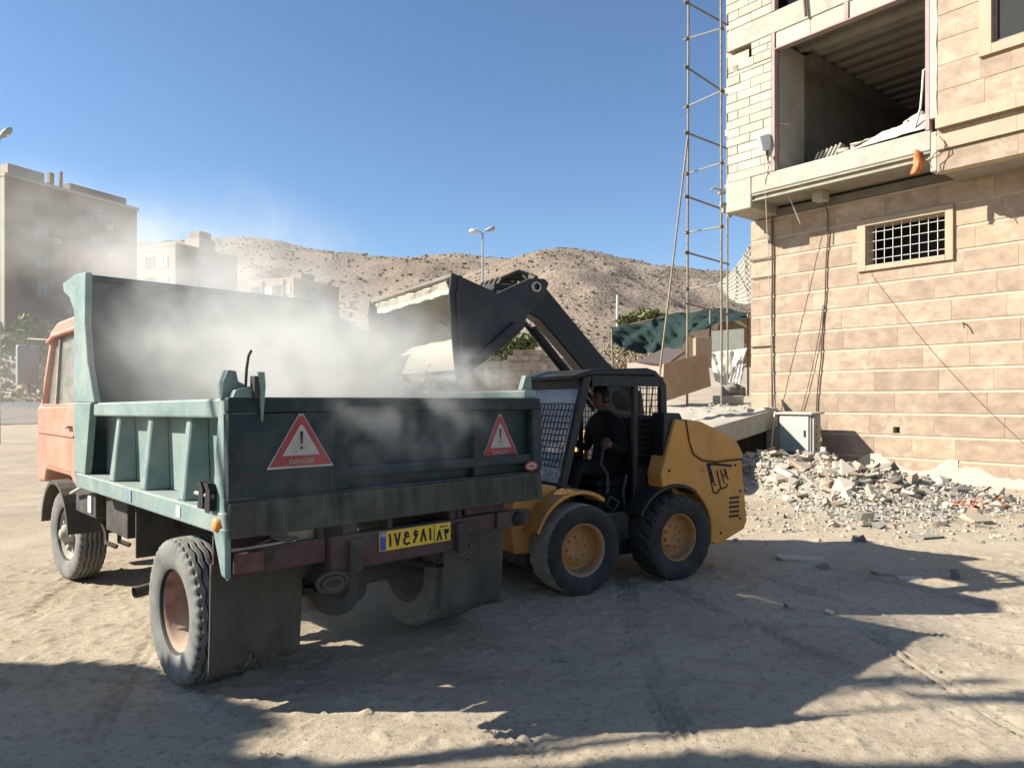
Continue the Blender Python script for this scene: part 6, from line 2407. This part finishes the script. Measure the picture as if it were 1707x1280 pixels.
# ================================================================== TREES JUST OUTSIDE THE FRAME (they throw the shade in the foreground)
def tree(label, x, y, h, crown, nleaf, ls, seed, lean=(0, 0)):
    g = random.Random(seed)
    b = Vector((x, y, gz(x, y)))
    t = thing('tree', label, 'tree', b)
    mb = MB(b)
    top = b + Vector((lean[0], lean[1], h * .8))
    mb.tube([b - Vector((0, 0, .2)), b + Vector((.05, .02, h * .25)), b.lerp(top, .6), top], [.17, .14, .09, .03], 10)
    for c, r in crown:
        q = b + Vector(c)
        s = b.lerp(top, max(.25, min(.9, c[2] / h - .12)))
        mb.tube([s, s.lerp(q, .5) + Vector((0, 0, .1)), q], [.05, .035, .012], 6)
    mb.build('trunk', 'bark', t)
    mb = MB(b)
    for i, (c, r) in enumerate(crown):
        q = b + Vector(c)
        leaves(mb, q, r, int(nleaf * r[0] * r[1] * r[2] * 3), ls, seed + i, .1)
    mb.build('crown', 'leaf', t)
    return t


tree('leafy tree standing left of the yard outside the frame', -7.95, 3.85, 4.6,
     [((0, 0, 3.0), (.9, .55, .5)), ((.2, -.15, 3.3), (.6, .4, .4)), ((-.3, .1, 2.3), (1.0, .6, .5)), ((-1.1, .1, 2.7), (.9, .6, .5)), ((0, -.65, 2.8), (1.0, .6, .5)), ((.15, -1.0, 3.2), (.7, .5, .4)),
      ((-.9, -.8, 2.6), (1.0, .7, .5)), ((.1, -1.5, 3.1), (1.0, .6, .5)), ((-1.6, -.4, 2.4), (.9, .8, .5)), ((.4, .25, 2.9), (.35, .12, .12)), ((.3, -.45, 3.5), (.6, .36, .35)), ((.55, -1.15, 3.7), (.6, .45, .35)), ((.1, -.7, 3.4), (.7, .5, .4)), ((-.2, -.3, 2.6), (1.2, .8, .5)), ((-.1, -1.1, 2.9), (1.2, .7, .5))], 1300, .11, 50)
tree('tall tree standing behind the yard outside the frame', -7.4, 2.85, 9.5,
     [((.1 * i, -.05 - .073 * (4.4 + i * .5) + .12 * (i % 2), 4.4 + i * .5), (.85, .45, .6)) for i in range(10)] + [((.3, 1.02, 5.8), (.7, .07, .10)), ((.8, .80, 5.7), (.6, .06, .09))], 1500, .11, 70)

# ================================================================== DUST
def dust_tree():
    """geometry nodes: a fog volume whose density is a sum of soft noisy puffs"""
    nt = bpy.data.node_groups.new('dust', 'GeometryNodeTree')
    nt.interface.new_socket('Geometry', in_out='OUTPUT', socket_type='NodeSocketGeometry')
    N, L = nt.nodes, nt.links
    out = N.new('NodeGroupOutput')
    pos = N.new('GeometryNodeInputPosition').outputs[0]

    def math_(op, a, b=None):
        x = N.new('ShaderNodeMath')
        x.operation = op
        for i, s in enumerate((a, b)):
            if s is None:
                continue
            if isinstance(s, (int, float)):
                x.inputs[i].default_value = s
            else:
                L.new(s, x.inputs[i])
        return x.outputs[0]

    def vmath(op, a, b):
        x = N.new('ShaderNodeVectorMath')
        x.operation = op
        for i, s in enumerate((a, b)):
            if isinstance(s, tuple):
                x.inputs[i].default_value = s
            elif s is not None:
                L.new(s, x.inputs[i])
        return x

    def noise(scale, det, off, dist):
        n = N.new('ShaderNodeTexNoise')
        n.inputs['Scale'].default_value = scale
        n.inputs['Detail'].default_value = det
        n.inputs['Roughness'].default_value = 0.58
        n.inputs['Distortion'].default_value = dist
        L.new(vmath('ADD', pos, off).outputs[0], n.inputs['Vector'])
        return n.outputs[0]

    def rng(x, a, b, c=0.0, d=1.0):
        r = N.new('ShaderNodeMapRange')
        r.interpolation_type = 'SMOOTHSTEP'
        for i, v in enumerate((a, b, c, d)):
            r.inputs[i + 1].default_value = v
        L.new(x, r.inputs[0])
        return r.outputs[0]
    big = rng(noise(1.3, 6, (0, 0, 0), 1.0), 0.38, 0.68)
    fine = rng(noise(3.6, 7, (3, 1, 7), 1.2), 0.45, 0.66)
    src = {'b': big, 'f': fine, 'm': math_('ADD', math_('MULTIPLY', big, 0.65), math_('MULTIPLY', fine, 0.55))}
    total = None
    for c, r, rot, dens, nz in DUST_BLOBS:
        d = vmath('SUBTRACT', pos, tuple(c)).outputs[0]
        vr = N.new('ShaderNodeVectorRotate')
        vr.rotation_type = 'EULER_XYZ'
        vr.invert = True
        vr.inputs['Rotation'].default_value = rot
        L.new(d, vr.inputs['Vector'])
        q = vmath('DIVIDE', vr.outputs[0], tuple(r)).outputs[0]
        ln = vmath('LENGTH', q, None).outputs['Value']
        f = math_('MULTIPLY', rng(ln, 1.0, 0.15), dens)
        if nz:
            f = math_('MULTIPLY', f, src[nz])
        total = f if total is None else math_('ADD', total, f)
    vc = N.new('GeometryNodeVolumeCube')
    L.new(total, vc.inputs['Density'])
    lo, hi = DUST_BOX
    vc.inputs['Min'].default_value = lo
    vc.inputs['Max'].default_value = hi
    for ax, nm in enumerate(('Resolution X', 'Resolution Y', 'Resolution Z')):
        vc.inputs[nm].default_value = int((hi[ax] - lo[ax]) / 0.04)
    sm = N.new('GeometryNodeSetMaterial')
    sm.inputs['Material'].default_value = DUST_MAT
    L.new(vc.outputs[0], sm.inputs['Geometry'])
    L.new(sm.outputs[0], out.inputs[0])
    return nt


DUST_MAT = bpy.data.materials.new('airborne_dust')
DUST_MAT.use_nodes = True
_n, _l = DUST_MAT.node_tree.nodes, DUST_MAT.node_tree.links
_n.clear()
_o = _n.new('ShaderNodeOutputMaterial')
_v = _n.new('ShaderNodeVolumePrincipled')
_v.inputs['Color'].default_value = (0.925, 0.915, 0.87, 1)
_v.inputs['Anisotropy'].default_value = 0.1
_v.inputs['Density'].default_value = 1.0
_l.new(_v.outputs[0], _o.inputs['Volume'])


def tw(r, f, z):
    return tuple(TW(r, f, z))


RZ = (0, 0, TA)
DUST_BOX = ((-7.6, 3.0, 0.05), (.9, 9.6, 4.9))
DUST_BLOBS = [
    (tw(1.30, 1.15, 1.60), (1.0, 1.4, .60), RZ, 1.6, 'm'),              # in the box
    (tw(1.55, 1.35, 1.92), (1.15, 1.2, .62), RZ, 2.3, 'm'),             # rising under the bucket
    (tw(.85, 1.6, 1.95), (1.25, 1.4, .78), RZ, 1.3, 'm'),               # towards the headboard
    (tw(.75, 1.9, 2.55), (1.4, 1.3, .85), RZ, .75, 'm'),              # billowing above the headboard
    (tw(1.0, 1.3, 1.8), (1.4, 1.6, .95), RZ, .30, None),                # thin veil over the whole box
    (tw(1.75, .40, 1.80), (.6, .5, .24), RZ, 3.4, 'f'),                 # curling over the gate
    (tw(1.00, -.10, 1.50), (.85, .24, .34), RZ, 2.6, 'f'),              # in front of the gate
    (tw(.55, -.12, 1.15), (.7, .22, .4), RZ, 1.2, 'f'),
    (tuple(at(150, 430, 7.2)), (1.7, 1.3, 1.0), (0, R(25), 0), 0.50, 'm'),   # plume drifting left
    (tuple(at(40, 370, 7.8)), (1.3, 1.1, .8), (0, R(25), 0), 0.22, 'm'),
    (tuple(at(300, 465, 6.6)), (1.5, 1.0, .75), (0, R(10), 0), 0.75, 'm'),
    (tuple(at(45, 620, 7.4)), (1.9, 1.2, 1.0), (0, 0, 0), 0.14, None),
    (tw(1.0, 1.0, .35), (1.2, 1.3, .5), RZ, 0.45, 'b'),
]
me = bpy.data.meshes.new('dust_cloud')
me.materials.append(DUST_MAT)
o = bpy.data.objects.new('dust_cloud', me)
COL.objects.link(o)
md = o.modifiers.new('dust', 'NODES')
md.node_group = dust_tree()
o['kind'] = 'stuff'
o['label'] = 'pale dust cloud billowing out of the truck box'

g = random.Random(9)
pts = []
for _ in range(1500):                                        # grit pouring from the bucket
    k = g.random()
    w = LW(g.uniform(.1, 1.7), 1.25 + .12 * k + g.gauss(0, .05), 1.80 - .75 * k ** 1.3 + g.gauss(0, .05))
    pts.append((w.x, w.y, w.z, g.uniform(.005, .022) if g.random() < .93 else g.uniform(.03, .06)))
stones('falling_grit', pts, 'rock_b', 'pale grit and crumbs falling from the bucket into the truck box')
